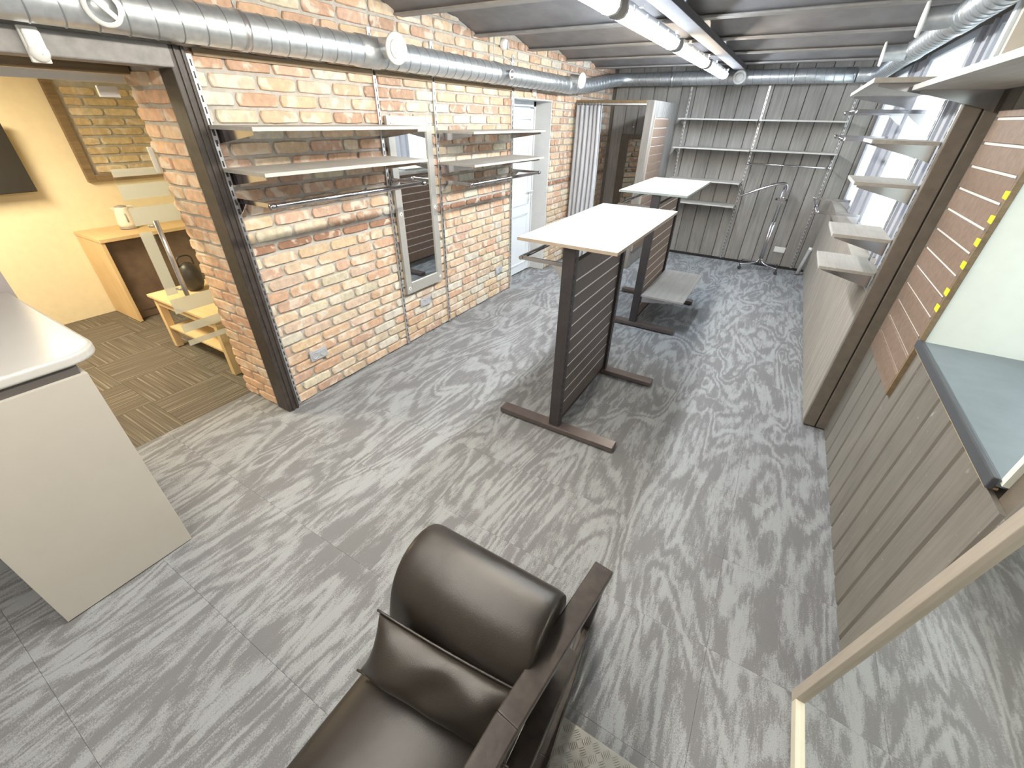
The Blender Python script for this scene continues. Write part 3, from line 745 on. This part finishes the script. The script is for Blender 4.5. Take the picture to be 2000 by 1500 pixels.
t = thing('hanging_rail', 'thin chrome hanging bar on the back boards above the garment stand', 'clothes rail', (2.7, 7.5, 1.4))
G().tube([(2.215, 7.36, 1.42), (3.19, 7.36, 1.42)], .010, 12).build('rod', 'chrome', t)
for x in (2.215, 3.19):
    G().tube([(x, 7.36, 1.42), (x, 7.642, 1.42)], .008, 8).build('arm', 'chrome', t)
    G().lathe([(.002, -.02), (.018, -.018), (.018, .018), (.002, .02)], (x, 7.36, 1.42), (1, 0, 0), 14).build('end_holder', 'chrome', t)

# ------------------------------------------------------------------ wall mirror on the bricks
mm = thing('mirror', 'tall silver-framed mirror on the brick wall between two uprights', 'mirror', (.03, 2.93, .49))
y0, y1, z0, z1 = 2.665, 3.175, .50, 1.90
for q in ((y0, y0+.068, z0, z1), (y1-.068, y1, z0, z1), (y0+.068, y1-.068, z0, z0+.095), (y0+.068, y1-.068, z1-.11, z1)):
    B(.012, .040, *q).build('frame', 'mframe', mm, bevel=.003)
B(.018, .028, y0+.066, y1-.066, z0+.09, z1-.10).build('glass', 'mirror', mm)
for yy in (y0+.035, y1-.035):
    for zz in (z0+.05, 1.2, z1-.05):
        c = G(); c.add([(.040, yy-.018, zz), (.040, yy, zz-.018), (.040, yy+.018, zz), (.040, yy, zz+.018), (.044, yy-.018, zz), (.044, yy, zz-.018), (.044, yy+.018, zz), (.044, yy, zz+.018)],
                       [(4,5,6,7), (0,1,5,4), (1,2,6,5), (2,3,7,6), (3,0,4,7)])
        cl_ = c.build('fixing_plate', 'white', mm)
        G().lathe([(.0062, 0), (.005, .003), (.001, .004)], (.044, yy, zz), (1, 0, 0), 12).build('screw', 'chrome', cl_)

# ------------------------------------------------------------------ sockets
def socket(c, axis, label, mat='socket', wd=.15):
    t = thing('power_socket', label, 'socket', c, None)
    x, y, z = c
    if axis == 'x':
        B(x, x+.012, y-wd/2, y+wd/2, z-.035, z+.045).build('plate', mat, t, bevel=.003)
        for s in (-.036, .036):
            k = G().lathe([(.027, 0), (.027, .003), (.023, .003), (.021, -.009), (.001, -.009)], (x+.0125, y+s, z+.005), (1, 0, 0), 20).build('outlet', mat, t)
            g = G()
            for e in (-.009, .009): g.lathe([(.0026, 0), (.0026, .002), (.0005, .002)], (x+.0035, y+s+e, z+.005), (1, 0, 0), 8)
            g.build('pin_hole', 'slot', k)
    else:
        B(x-wd/2, x+wd/2, y-.012, y, z-.035, z+.045).build('plate', mat, t, bevel=.003)
        for s in (-.036, .036):
            k = G().lathe([(.027, 0), (.027, .003), (.023, .003), (.021, -.009), (.001, -.009)], (x+s, y-.0125, z+.005), (0, -1, 0), 20).build('outlet', mat, t)
            g = G()
            for e in (-.009, .009): g.lathe([(.0026, 0), (.0026, .002), (.0005, .002)], (x+s+e, y-.0035, z+.005), (0, -1, 0), 8)
            g.build('pin_hole', 'slot', k)
    return t
socket((.008, 1.665, .325), 'x', 'silver double socket low on the bricks near the dark post')
socket((.008, 2.92, .345), 'x', 'silver double socket low on the bricks below the wall mirror')
socket((.008, 4.28, .31), 'x', 'silver double socket low on the bricks near the white door')
socket((2.98, 7.656, .27), 'y', 'white double socket low on the back boards by the garment stand', 'white')

# ------------------------------------------------------------------ ceiling lights
def tube_light(y0, mat, label):
    t = thing('ceiling_light', label, 'ceiling light', (1.70, y0+.64, 2.36), 'tube light fittings in a row under the ceiling')
    yc = (y0, y0+1.29); X, Z = 1.70, 2.40
    # grey tray on top, ribbed diffuser below
    B(X-.05, X+.05, yc[0]+.02, yc[1]-.02, Z+.012, Z+.04).build('tray', 'pipe', t, bevel=.004)
    pr = [(X-.052, Z+.012), (X-.050, Z-.012), (X-.034, Z-.034), (X, Z-.042), (X+.034, Z-.034), (X+.050, Z-.012), (X+.052, Z+.012)]
    G().prism([(a, b) for a, b in pr], 'y', yc[0]+.03, yc[1]-.03, True).build('diffuser', mat, t)
    for a, b in ((yc[0], yc[0]+.03), (yc[1]-.03, yc[1])):
        G().prism([(X+(u-X)*1.08, Z+(v-Z)*1.08) for u, v in pr] , 'y', a, b).build('end_cap', 'pipe', t)
    for k in range(5):
        for s in (-1, 1):
            y = yc[0]+.12 + k*.26
            B(X+s*.053-.004, X+s*.053+.004, y-.012, y+.012, Z+.0, Z+.03).build('clip', 'rail', t)
    for y in (yc[0]+.2, yc[1]-.2): B(X-.006+.062, X+.012+.062, y-.01, y+.01, Z+.03, Z+.045).build('hanger', 'rail', t)
    return t
tube_light(1.42, 'warm', 'warm white tube light nearest the camera, cut by the top of the photo')
tube_light(2.80, 'cool', 'cool white tube light, the longest one seen whole')
tube_light(4.18, 'warm', 'warm white tube light, second from the back wall')
tube_light(5.56, 'cool', 'cool white tube light, the one nearest the back wall')
tube_light(.04, 'fill_dim', 'added warm fill tube, out of view over the armchair end of the shop')  # unseen lamp added to brighten the armchair and the floor around it
tube_light(-1.28, 'fill_dim', 'added warm fill tube, out of view at the very front of the shop')  # another added lamp out of view, lifts the dark near end


# ------------------------------------------------------------------ gondola display stands
def gondola(px, ya, yb, ztop, bx0, bx1, by0, by1, label, topm, edgem, slatm, hook_dx, extra=False):
    t = thing('display_stand', label, 'display stand', (px, (ya+yb)/2, .006), 'slatwall display stands in the middle')
    for k, y in enumerate((ya, yb)):
        f = B(px-.44, px+.445, y-.045, y+.045, .012, .05).build('foot', 'foot', t, bevel=.004)
        for s in (-.41, .41): G().lathe([(.001, 0), (.016, 0), (.016, .006), (.001, .006)], (px+s, y, .006), (0, 0, 1), 12).build('glide', 'rubber', f)
        p = B(px-.037, px+.037, y-.03, y+.03, .05, ztop).build('post', 'gpost', t, bevel=.003)
        g = G(); z = .12
        while z < ztop - .05:
            for s in (.012,):
                g.box(px+s-.004, px+s+.004, y-.0312, y-.0295, z, z+.03) if k == 0 else g.box(px+s-.004, px+s+.004, y+.0295, y+.0312, z, z+.03)
            for yy in (y-.012,):
                g.box(px+.0365, px+.0382, yy-.004, yy+.004, z, z+.03)
            z += .05
        g.build('slots', 'slot', p)['kind'] = 'stuff'
    u0, u1 = ya+.031, yb-.031
    pz1 = ztop - .10; first = .20; pitch = .0985
    edges = [.075]; z = first
    while z < pz1 - .02: edges.append(z); z += pitch
    edges.append(pz1)
    for i, (a, b) in enumerate(zip(edges, edges[1:])):
        B(px-.017, px+.017, u0, u1, a+(.005 if i else 0), b-(.005 if i < len(edges)-2 else 0)).build('slat', slatm, t, bevel=.0015, seg=1)
        if i: B(px-.0155, px+.0155, u0, u1, a-.0049, a+.0049).build('groove_strip', 'groove', t)
    B(px-.019, px+.019, u0, u1, .055, .0745).build('bottom_rail', 'gpost', t)
    tp = B(bx0, bx1, by0, by1, ztop, ztop+.002 + .016).build('top_board', topm, t)
    g = G().box(bx0-.0012, bx0, by0-.0012, by1+.0012, ztop, ztop+.0175).box(bx1, bx1+.0012, by0-.0012, by1+.0012, ztop, ztop+.0175).box(bx0, bx1, by0-.0012, by0, ztop, ztop+.0175).box(bx0, bx1, by1, by1+.0012, ztop, ztop+.0175)
    g.build('edge_band', edgem, tp)
    return t
g1 = gondola(1.82, 2.195, 3.155, 1.305, 1.50, 2.10, 2.14, 3.55, 'near display stand with dark slats and a white top board', 'top1', 'top1e', 'slatd', .35)
# second, deeper bay glimpsed under the near board belongs to the same stand row
g2 = gondola(1.75, 4.29, 5.30, 1.325, 1.40, 2.03, 4.25, 5.55, 'far display stand with brown slats and a low grey side shelf', 'top2', 'top1', 'slat', .35)
def side_loop(px, ya, yb, z, d, label):
    t = thing('hanging_loop', label, 'clothes rail', (px-.2, (ya+yb)/2, z-.1), 'loop rails on the display stands')
    for y in (ya, yb):
        B(px-.037-d, px-.037, y-.004, y+.004, z-.014, z+.012).build('arm', 'chrome', t, bevel=.002)
        G().prism([(px-.0372, z-.12), (px-.0372, z-.014), (px-.12, z-.014), (px-.08, z-.05)], 'y', y-.002, y+.002).build('arm_web', 'rail', t)
    G().tube([(px-.037-d, ya-.012, z-.002), (px-.037-d, yb+.012, z-.002)], .0125, 16).build('rod', 'chrome', t)
    return t
side_loop(1.82, 2.205, 3.145, 1.19, .29, 'chrome loop rail on the left side of the near display stand')
side_loop(1.75, 4.30, 5.29, 1.21, .31, 'chrome loop rail on the left side of the far display stand')
ls = thing('side_shelf', 'low grey shelf hooked on the right of the far display stand', 'shelf', (2.0, 4.8, .30))
B(1.788, 2.215, 4.27, 5.34, .345, .363).build('board', 'shelf', ls); B(2.215, 2.218, 4.27, 5.34, .345, .363).build('front_edge', 'shelfe', ls)
for y in (4.31, 5.28): G().prism([(1.788, .27), (1.788, .345), (2.19, .345), (2.19, .33), (1.9, .285)], 'y', y-.003, y+.003).build('bracket', 'chrome', ls)

# ------------------------------------------------------------------ garment stand
gs_ = thing('garment_stand', 'chrome wheeled garment stand with a sloping notched arm', 'garment stand', (2.77, 7.38, .006))
for s in (-.016, .016):
    G().tube([(2.77+s, 7.38, .10), (2.775+s, 7.38, .70)], .0125, 12).build('tube', 'chrome', gs_)
    G().tube([(2.775+s, 7.38, .70), (2.778+s, 7.38, 1.17)], .010, 12).build('inner_tube', 'chrome', gs_)
hd = G().box(2.725, 2.83, 7.36, 7.40, .98, 1.02).build('clamp_head', 'chrome', gs_, bevel=.004)
for x in (2.715, 2.84): G().lathe([(.002, -.015), (.014, -.012), (.014, .012), (.002, .015)], (x, 7.38, 1.0), (1, 0, 0), 12).build('clamp_knob', 'black', hd)
for s in (-.04, 0, .04):
    P = smooth_path([(2.80, 7.38+s, 1.04), (2.80, 7.38+s, 1.22), (2.62, 7.38+s, 1.185), (2.24, 7.38+s, 1.00)], 3)
    a = G().tube(P, .013 if s else .016, 10).build('arm', 'chrome', gs_)
g = G()
for k in range(13):
    u = k/12; x = 2.28 + u*.34; z = 1.02 + u*.165 + .012
    g.tube([(x, 7.34, z), (x, 7.42, z)], .006, 8)
g.build('notch_pins', 'chrome', gs_)
for a in (35, 145, 215, 325):
    c, s_ = math.cos(math.radians(a)), math.sin(math.radians(a))
    e = (2.77+.30*c, 7.38+.26*s_, .085)
    if e[1] > 7.6: e = (e[0], 7.58, e[2])
    lg = G().tube(smooth_path([(2.77+.02*c, 7.38+.01*s_, .17), (2.77+.05*c, 7.38+.04*s_, .10), e], 2), .011, 10).build('leg', 'chrome', gs_)
    w_ = G().lathe([(.001, -.010), (.024, -.010), (.026, 0), (.024, .010), (.001, .010)], (e[0], e[1], .032), (0, 1, 0), 16).build('castor', 'rubber', lg)
    G().tube([(e[0], e[1], .05), (e[0], e[1], .088)], .009, 8).build('castor_stem', 'black', lg)

# ------------------------------------------------------------------ small window shelves
def win_shelf(z, label, x0=3.085, x1=3.378, y0=3.30, y1=3.74):
    t = thing('window_shelf', label, 'shelf', ((x0+x1)/2, (y0+y1)/2, z-.1), 'small grey shelves in front of the windows')
    B(x0+.003, x1, y0, y1, z-.018, z).build('board', 'shelf', t); B(x0, x0+.003, y0, y1, z-.018, z).build('front_edge', 'shelfe', t)
    for y in (y0+.03, y1-.03):
        G().prism([(x0+.02, z-.03), (x0+.02, z-.0185), (x1-.003, z-.0185), (x1-.003, z-.10), (x1-.05, z-.085)], 'y', y-.003, y+.003).build('bracket', 'chrome', t)
    return t
win_shelf(1.135, 'lowest of the small grey shelves in front of the windows')
win_shelf(1.335, 'small grey window shelf, second from the bottom')
win_shelf(1.625, 'small grey window shelf, third from the bottom')
win_shelf(1.835, 'small grey window shelf, fourth from the bottom, nearly edge-on')
for y, lab in ((3.33, 'slotted upright at the near end of the small window shelves'), (3.71, 'slotted upright at the far end of the small window shelves')):
    vrail(3.398, y, 1.02, 2.12, 'x', -1, lab)
def big_shelf(x0, x1, y0, y1, z, label):
    t = thing('wall_shelf', label, 'shelf', ((x0+x1)/2, (y0+y1)/2, z-.1), 'large high shelves on the window side')
    B(x0+.004, x1, y0, y1, z-.022, z).build('board', 'shelf', t); B(x0, x0+.004, y0, y1, z-.022, z).build('front_edge', 'shelfe', t)
    for y in (y0+.05, y1-.05):
        G().prism([(x0+.03, z-.036), (x0+.03, z-.0225), (x1-.002, z-.0225), (x1-.002, z-.11), (x1-.07, z-.09)], 'y', y-.003, y+.003).build('bracket', 'chrome', t)
    return t
big_shelf(2.98, 3.39, 3.24, 4.72, 2.11, 'large grey shelf high in front of the far windows')
big_shelf(3.15, 3.485, .95, 3.22, 2.075, 'large grey shelf high above the slatwall panel, cut by the photo edge')
def window_rail(y, z, x0, label, L=.9):
    t = thing('hanging_rail', label, 'clothes rail', (x0, y, z-.06), 'chrome rails in front of the windows')
    for yy in (y, y+L):
        G().beam((x0, yy, z), (3.49, yy, z), .008, .026).build('arm', 'chrome', t)
        G().prism([(3.49, z-.09), (3.49, z-.013), (3.38, z-.013), (3.44, z-.06)], 'y', yy-.003, yy+.003).build('arm_web', 'rail', t)
        G().lathe([(.002, -.02), (.018, -.018), (.018, .018), (.002, .02)], (x0, yy, z), (0, 1, 0), 14).build('end_holder', 'chrome', t)
    G().tube([(x0, y, z), (x0, y+L, z)], .0125, 14).build('rod', 'chrome', t)
    return t
window_rail(4.75, 1.995, 3.05, 'upper chrome rail in front of the far windows')
window_rail(5.0, 1.80, 3.06, 'middle chrome rail in front of the far windows', 1.0)
window_rail(5.6, 1.13, 3.12, 'low chrome rail above the knee wall near the back corner', 1.1)
pp = thing('corner_pipe', 'grey round pipe leaning in the corner by the knee wall', 'pipe', (3.33, 7.5, .006))
G().tube([(3.30, 7.42, .012), (3.35, 7.50, .36)], .026, 16).build('tube', 'pipe', pp); G().lathe([(.027, 0), (.029, .01), (.027, .05), (.002, .055)], (3.35, 7.50, .34), (.14, .22, 1), 16).build('cap', 'white', pp)

# ------------------------------------------------------------------ kitchen room
S(B(-3.42, -3.29, Y0, 3.3, 0, 2.5).build('wall_kitchen', 'yellow')); wk = bpy.data.objects['wall_kitchen']
S(B(-3.29, -.5, 2.9, 3.0, 0, 2.5).build('wall_kitchen_end', 'yellow'))
S(B(-3.42, -.52, Y0, 3.0, 2.42, 2.5).build('ceiling_kitchen', 'yellow'))
S(B(-.62, -.5, Y0, .44, 0, 2.06).build('wall_partition', 'mauve'))
# framed niche of bricks in the yellow wall
nf = S(B(-3.2895, -3.282, 1.80, 3.0, 1.33, 2.12).build('wall_kitchen_bricks', 'mortar'))
for i in range(9):
    z = 1.385 + i*.082; y = 1.86 - (.13 if i % 2 else 0)
    while y < 2.85:
        a, b = max(y, 1.86), y + .262; y += .275
        if b - a < .06: continue
        o = bpy.data.objects.new('brick', VX[(i*3 + int(y*10)) % 10]); COL.objects.link(o); o.parent = nf
        o.location = Vector((-3.27, (a+b)/2, z)) - Vector(WL[nf.name]); o.scale = (1, (b-a)/.252, .95)
        c = random.choice([(.66, .54, .34), (.60, .48, .30), (.72, .60, .40)]); o.color = (*c, 1)
for q in ((1.75, 1.82, 1.28, 2.14), (1.82, 3.0, 1.28, 1.345)): S(B(-3.29, -3.24, *q).build('trim_14', 'oldwood', bevel=.003))
tv = thing('television', 'black wall television on the yellow kitchen wall', 'television', (-3.2, .85, 1.22))
B(-3.19, -3.15, .35, 1.33, 1.25, 1.80).build('screen', 'black', tv, bevel=.006); B(-3.289, -3.19, .7, .95, 1.4, 1.6).build('wall_mount', 'kgrey', tv)
kc = thing('kitchen_counter', 'beech kitchen counter with a brown recessed front', 'counter', (-3.0, 2.1, .006))
B(-3.285, -2.70, 1.455, 1.485, .006, .82).build('side_panel', 'beechz', kc, bevel=.002)
B(-3.285, -2.69, 1.45, 2.88, .82, .855).build('worktop', 'beech', kc, bevel=.003)
B(-3.0, -2.79, 1.486, 2.88, .09, .819).build('front_panel', 'brownp', kc); B(-2.97, -2.80, 1.486, 2.88, .006, .088).build('plinth', 'brownp', kc)
kt = thing('kettle', 'cream electric kettle on the beech counter', 'kettle', (-3.02, 1.84, .856))
kx, ky, kz = -3.02, 1.83, .857
G().lathe([(.002, 0), (.078, 0), (.080, .012), (.076, .018)], (kx, ky, kz), (0, 0, 1), 28).build('base', 'kgrey', kt)
G().lathe([(.002, .018), (.077, .019), (.078, .05), (.070, .13), (.062, .19), (.058, .205), (.002, .207)], (kx, ky, kz), (0, 0, 1), 28).build('body', 'kettle', kt)
G().lathe([(.050, .205), (.048, .214), (.02, .222), (.002, .222)], (kx, ky, kz), (0, 0, 1), 24).build('lid', 'kgrey', kt)
G().prism([(ky-.055, kz+.15), (ky-.085, kz+.208), (ky-.04, kz+.208)], 'x', kx-.018, kx+.018).build('spout', 'kettle', kt, bevel=.006)
G().tube(smooth_path([(kx, ky+.045, kz+.20), (kx, ky+.12, kz+.205), (kx, ky+.135, kz+.12), (kx, ky+.07, kz+.045)], 3), .012, 12).build('handle', 'kettle', kt)
G().tube([(kx+.066, ky-.01, kz+.15), (kx+.075, ky-.01, kz+.07)], .007, 10).build('level_window', 'kgrey', kt)
tb = thing('low_table', 'low beech table with an under-shelf behind the glass door', 'table', (-1.3, 1.6, .006))
B(-1.86, -.78, 1.36, 1.86, .495, .52).build('top', 'beech', tb, bevel=.003)
for x in (-1.80, -.84):
    for y in (1.41, 1.81): B(x-.028, x+.028, y-.028, y+.028, .006, .495).build('leg', 'beechz', tb, bevel=.002)
B(-1.77, -.87, 1.39, 1.83, .20, .22).build('under_shelf', 'beech', tb, bevel=.002)
B(-1.77, -.87, 1.385, 1.40, .43, .495).build('apron', 'beech', tb)
bag = thing('black_bag', 'dark rounded bag on the low table behind the glass door', 'bag', (-2.0, 1.95, .53))
g = G().lathe([(.002, 0), (.06, .01), (.085, .06), (.088, .14), (.07, .21), (.03, .25), (.002, .255)], (-1.62, 1.66, .521), (0, 0, 1), 18); b_ = g.build('body', 'black', bag)
G().tube(smooth_path([(-1.62, 1.60, .74), (-1.62, 1.60, .83), (-1.62, 1.72, .83), (-1.62, 1.72, .74)], 2), .007, 8).build('strap', 'black', bag)
gd = thing('glass_door', 'clear glass sliding door with frosted stripes in the opening', 'door', (-.56, 1.3, .01))
B(-.552, -.544, 1.075, 1.33, .012, 2.02).build('pane', 'glass', gd)
for a, b in ((1.575, 1.615), (1.455, 1.535), (1.31, 1.41), (.74, .84), (.60, .66), (.50, .54)):
    B(-.5438, -.5432, 1.075, 1.33, a, b).build('frosted_stripe', 'frost', gd)
B(-.5438, -.5432, 1.075, 1.14, .87, 1.27).build('frosted_stripe', 'frost', gd)
h = G().tube([(-.49, 1.165, .86), (-.49, 1.165, 1.335)], .014, 16).build('handle', 'rail', gd)
for z in (.90, 1.30): G().tube([(-.544, 1.14, z), (-.49, 1.165, z)], .008, 10).build('handle_mount', 'rail', h)
S(B(-.545, -.521, Y0, 1.31, 2.02, 2.058).build('trim_15', 'white'))
bx_ = tag(B(-.542, -.52, 1.17, 1.26, 1.955, 2.005).build('track_clamp', 'white', bevel=.002), 'white clamp box on top of the glass door', 'clamp')
ic = tag(B(-.535, -.515, 1.285, 1.312, 1.58, 1.72).build('intercom', 'kettle', bevel=.006), 'cream rounded panel on the brick jamb of the opening', 'intercom')

# ------------------------------------------------------------------ sales counter
ct = thing('sales_counter', 'pale reception counter with a rounded white top by the opening', 'counter', (.1, .1, .006))
B(-.48, .577, .318, .34, .006, 1.03).build('front_panel', 'counter', ct, bevel=.002)
B(.578, .60, -.165, .34, .006, 1.03).build('end_panel', 'counter', ct, bevel=.002)
B(-.48, .585, -.15, .325, 1.03, 1.068).build('recess_band', 'cgap', ct)
def rrect(x0, x1, y0, y1, r, corners, n=10):
    P = []
    for (cx, cy, a0, nm) in ((x1, y1, 0, 'ne'), (x0, y1, 90, 'nw'), (x0, y0, 180, 'sw'), (x1, y0, 270, 'se')):
        if nm in corners:
            ccx = cx + (-r if cx == x1 else r); ccy = cy + (-r if cy == y1 else r)
            for k in range(n+1):
                a = math.radians(a0 + 90*k/n); P.append((ccx + r*math.cos(a), ccy + r*math.sin(a)))
        else: P.append((cx, cy))
    return P
G().prism(rrect(-.495, .60, -.20, .42, .12, ('ne', 'se')), 'z', 1.068, 1.112).build('top', 'ctop', ct, bevel=.012, seg=4)

# ------------------------------------------------------------------ floor mirror lower right
lm = thing('floor_mirror', 'pale wood-framed mirror leaning on the grey boards at the right', 'mirror', (3.38, .6, .006))
def lean(u, w_, d):      # u: along y from the far edge, w: up the slope, d: depth off the back
    a = math.atan2(.095, 1.10)
    return (3.345 + w_*math.sin(a) - d*math.cos(a) + .03, 1.20 - u, .012 + w_*math.cos(a) + d*math.sin(a))
def lbox(name, mat, u0, u1, w0, w1, d0, d1, bev=.002):
    g = G().hexa([lean(u0, w0, d0), lean(u1, w0, d0), lean(u1, w0, d1), lean(u0, w0, d1), lean(u0, w1, d0), lean(u1, w1, d0), lean(u1, w1, d1), lean(u0, w1, d1)])
    return g.build(name, mat, lm, bevel=bev)
lbox('frame_side', 'paleframe', 0, .045, 0, 1.6, 0, .03); lbox('frame_side', 'paleframe', 1.15, 1.195, 0, 1.6, 0, .03)
lbox('frame_bottom', 'creamframe', .045, 1.15, 0, .035, 0, .03); lbox('frame_top', 'paleframe', .045, 1.15, 1.56, 1.6, 0, .03)
lbox('glass', 'mirror', .04, 1.155, .03, 1.57, .006, .014, 0); lbox('backing', 'brownp', .04, 1.155, .03, 1.57, .0005, .005, 0)

# ------------------------------------------------------------------ tread plate
tp = thing('tread_plate', 'ribbed metal tread plate on the floor behind the armchair', 'floor plate', (2.8, .1, .001))
B(2.05, 3.30, -1.0, .655, .001, .006).build('sheet', 'tread', tp)
g = G()
for i in range(33):
    for j in range(24):
        cx, cy = 2.08 + i*.037, -.22 + j*.037
        if cy > .635: continue
        a = PI/4 if (i + j) % 2 else -PI/4
        c_, s_ = math.cos(a), math.sin(a)
        for k in range(5):
            o = (k-2)*.0068; L = .0145 - abs(k-2)*.0012
            px, py = cx - s_*o, cy + c_*o; dx, dy = c_*L, s_*L; nx, ny = -s_*.0019, c_*.0019
            g.add([(px-dx, py-dy, .006), (px+nx, py+ny, .006), (px+dx, py+dy, .006), (px-nx, py-ny, .006), (px-dx*.5, py-dy*.5, .0086), (px+dx*.5, py+dy*.5, .0086)],
                  [(0,1,4), (1,5,4), (1,2,5), (2,3,5), (3,4,5), (3,0,4)])
rb = g.build('raised_ribs', 'tread', tp); rb['kind'] = 'stuff'

# ------------------------------------------------------------------ armchair
ac = thing('armchair', 'black leather armchair with a dark lacquered wooden arm', 'armchair', (2.3, .35, .006))
# seat cushion: swept rounded slab
def slab(x0, x1, y0, y1, z0, z1, r, dome=.02, nx=14, ny=14):
    """rounded cushion"""
    g = G(); vs = []; fs = []
    def prof(u):   # 0..1 -> inset fraction
        return u
    bm = bmesh.new(); bmesh.ops.create_cube(bm, size=1)
    bmesh.ops.subdivide_edges(bm, edges=bm.edges, cuts=10, use_grid_fill=True)
    sx, sy, sz = x1-x0, y1-y0, z1-z0; c = Vector(((x0+x1)/2, (y0+y1)/2, (z0+z1)/2))
    for v in bm.verts:
        p = Vector((v.co.x*sx, v.co.y*sy, v.co.z*sz))
        q = Vector((max(-sx/2+r, min(sx/2-r, p.x)), max(-sy/2+r, min(sy/2-r, p.y)), max(-sz/2+r, min(sz/2-r, p.z))))
        d = p - q
        if d.length > 1e-6: p = q + d.normalized()*r
        k = (1-(2*p.x/sx)**2)*(1-(2*p.y/sy)**2); p.z += dome*max(0, k)*(1 if p.z > 0 else 0)
        v.co = p + c
    g.v = [tuple(v.co) for v in bm.verts]; g.f = [tuple(v.index for v in f.verts) for f in bm.faces]; g.sm = [True]*len(g.f); g.mi = [0]*len(g.f)
    bm.free(); return g
slab(2.03, 2.53, -.22, .56, .28, .43, .045, .025).build('seat_cushion', 'leather', ac, subd=1)
# backrest: curved pad swept in x, profile in (y, z)
prof = []
front = [(.405, .40), (.415, .48), (.43, .56), (.452, .64), (.49, .70)]
cap = [(.545, .742), (.62, .752), (.688, .722), (.72, .66)]
back = [(.72, .58), (.70, .48), (.66, .38), (.60, .30), (.50, .285), (.43, .32)]
pr = front + cap + back
US = [0, .006, .02] + [k/16 for k in range(1, 16)] + [.98, .994, 1]; nx = len(US)-1; vs = []; n = len(pr)
cyy, czz = .61, .53
for i in range(nx+1):
    u = US[i]; x = 2.03 + u*.503
    e = abs(2*u-1); k = 1 - .06*max(0, (e-.93)/.07)**2
    bow = .012*(1-e*e)
    for (y, z) in pr: vs.append((x, cyy + (y-cyy)*k - bow*(1 if y < .60 and z > .4 else 0), czz + (z-czz)*k))
g = G(); g.add(vs, [(i*n+k, i*n+(k+1) % n, (i+1)*n+(k+1) % n, (i+1)*n+k) for i in range(nx) for k in range(n)], True)
g.add(vs[:n], [tuple(range(n))], True); g.add(vs[-n:], [tuple(range(n))], True)
bk = g.build('backrest', 'leather', ac, subd=1)
# arm and side frame, splayed slightly
A0 = Vector((2.592, .875, .64)); A1 = Vector((2.535, .352, .65)); A2 = Vector((2.50, .0, .585))
def bar(name, a, b, wd, h): return G().beam(a, b, wd, h).build(name, 'lacq', ac, bevel=.004)
bar('arm', A0, A1 + Vector((0, -.003, 0)), .066, .03); bar('arm_front', A1, A2, .066, .03)
bar('side_rail', (2.566, .735, .325), (2.566, -.15, .325), .066, .03)
bar('side_board', (2.566, .73, .27), (2.566, -.15, .27), .02, .08)
bar('runner', (2.545, 1.05, .032), (2.60, .50, .032), .045, .048); bar('runner', (2.60, .503, .032), (2.60, -.15, .032), .045, .048)
G().beam((2.552, 1.0, .056), (2.588, .845, .624), .05, .04, (0, 1, 0)).build('rear_leg', 'lacq', ac, bevel=.004)
G().beam((2.60, .05, .056), (2.51, .05, .575), .05, .05, (0, 1, 0)).build('front_leg', 'lacq', ac, bevel=.004)
bar('mid_slat', (2.575, .90, .16), (2.585, -.12, .16), .02, .05)
G().box(2.08, 2.55, .50, .545, .20, .28).build('cross_rail', 'lacq', ac, bevel=.003)
for y in (-.12, .48): B(2.08, 2.12, y-.02, y+.02, .006, .285).build('leg', 'lacq', ac, bevel=.003)
# lumbar pillow
pil = thing('lumbar_pillow', 'small black leather pillow against the armchair backrest', 'pillow', (2.26, .42, .44))
g = G(); nu, nv = 28, 14; vs = []
ctr = Vector((2.297, .358, .530)); ux = Vector((.993, .09, -.01)); uy = Vector((0, .60, .80)); un = ux.cross(uy).normalized()
if un.y > 0: un = -un
rr_ = random.Random(3)
def pil_pt(u, v, s):
    a, b = 2*u-1, 2*v-1
    pin = 1 - .07*(1-abs(a)**2)*(abs(b)**2); pin2 = 1 - .10*(1-b*b)*(a*a)
    th = .058*((1-abs(a)**3.2)*(1-abs(b)**2.6))**.55 if abs(a) < 1 and abs(b) < 1 else 0
    th *= 1 + .16*math.sin(7*u+2*v) + .12*math.sin(15*u-6*v)*(1-abs(a))
    return ctr + ux*(a*.262*pin2) + uy*(b*.098*pin) + un*(s*th)
for s in (1, -1):
    vs = [pil_pt(i/nu, j/nv, s) for j in range(nv+1) for i in range(nu+1)]
    g.add(vs, [(j*(nu+1)+i, j*(nu+1)+i+1, (j+1)*(nu+1)+i+1, (j+1)*(nu+1)+i) for j in range(nv) for i in range(nu)], True)
g.build('cover', 'leather', pil, subd=1)
edge = [pil_pt(i/nu, 1, 0) for i in range(nu+1)]
G().tube(edge, .004, 8).build('piping', 'leather', pil)
G().tube([pil_pt(i/nu, 0, 0) for i in range(nu+1)], .004, 8).build('piping', 'leather', pil)
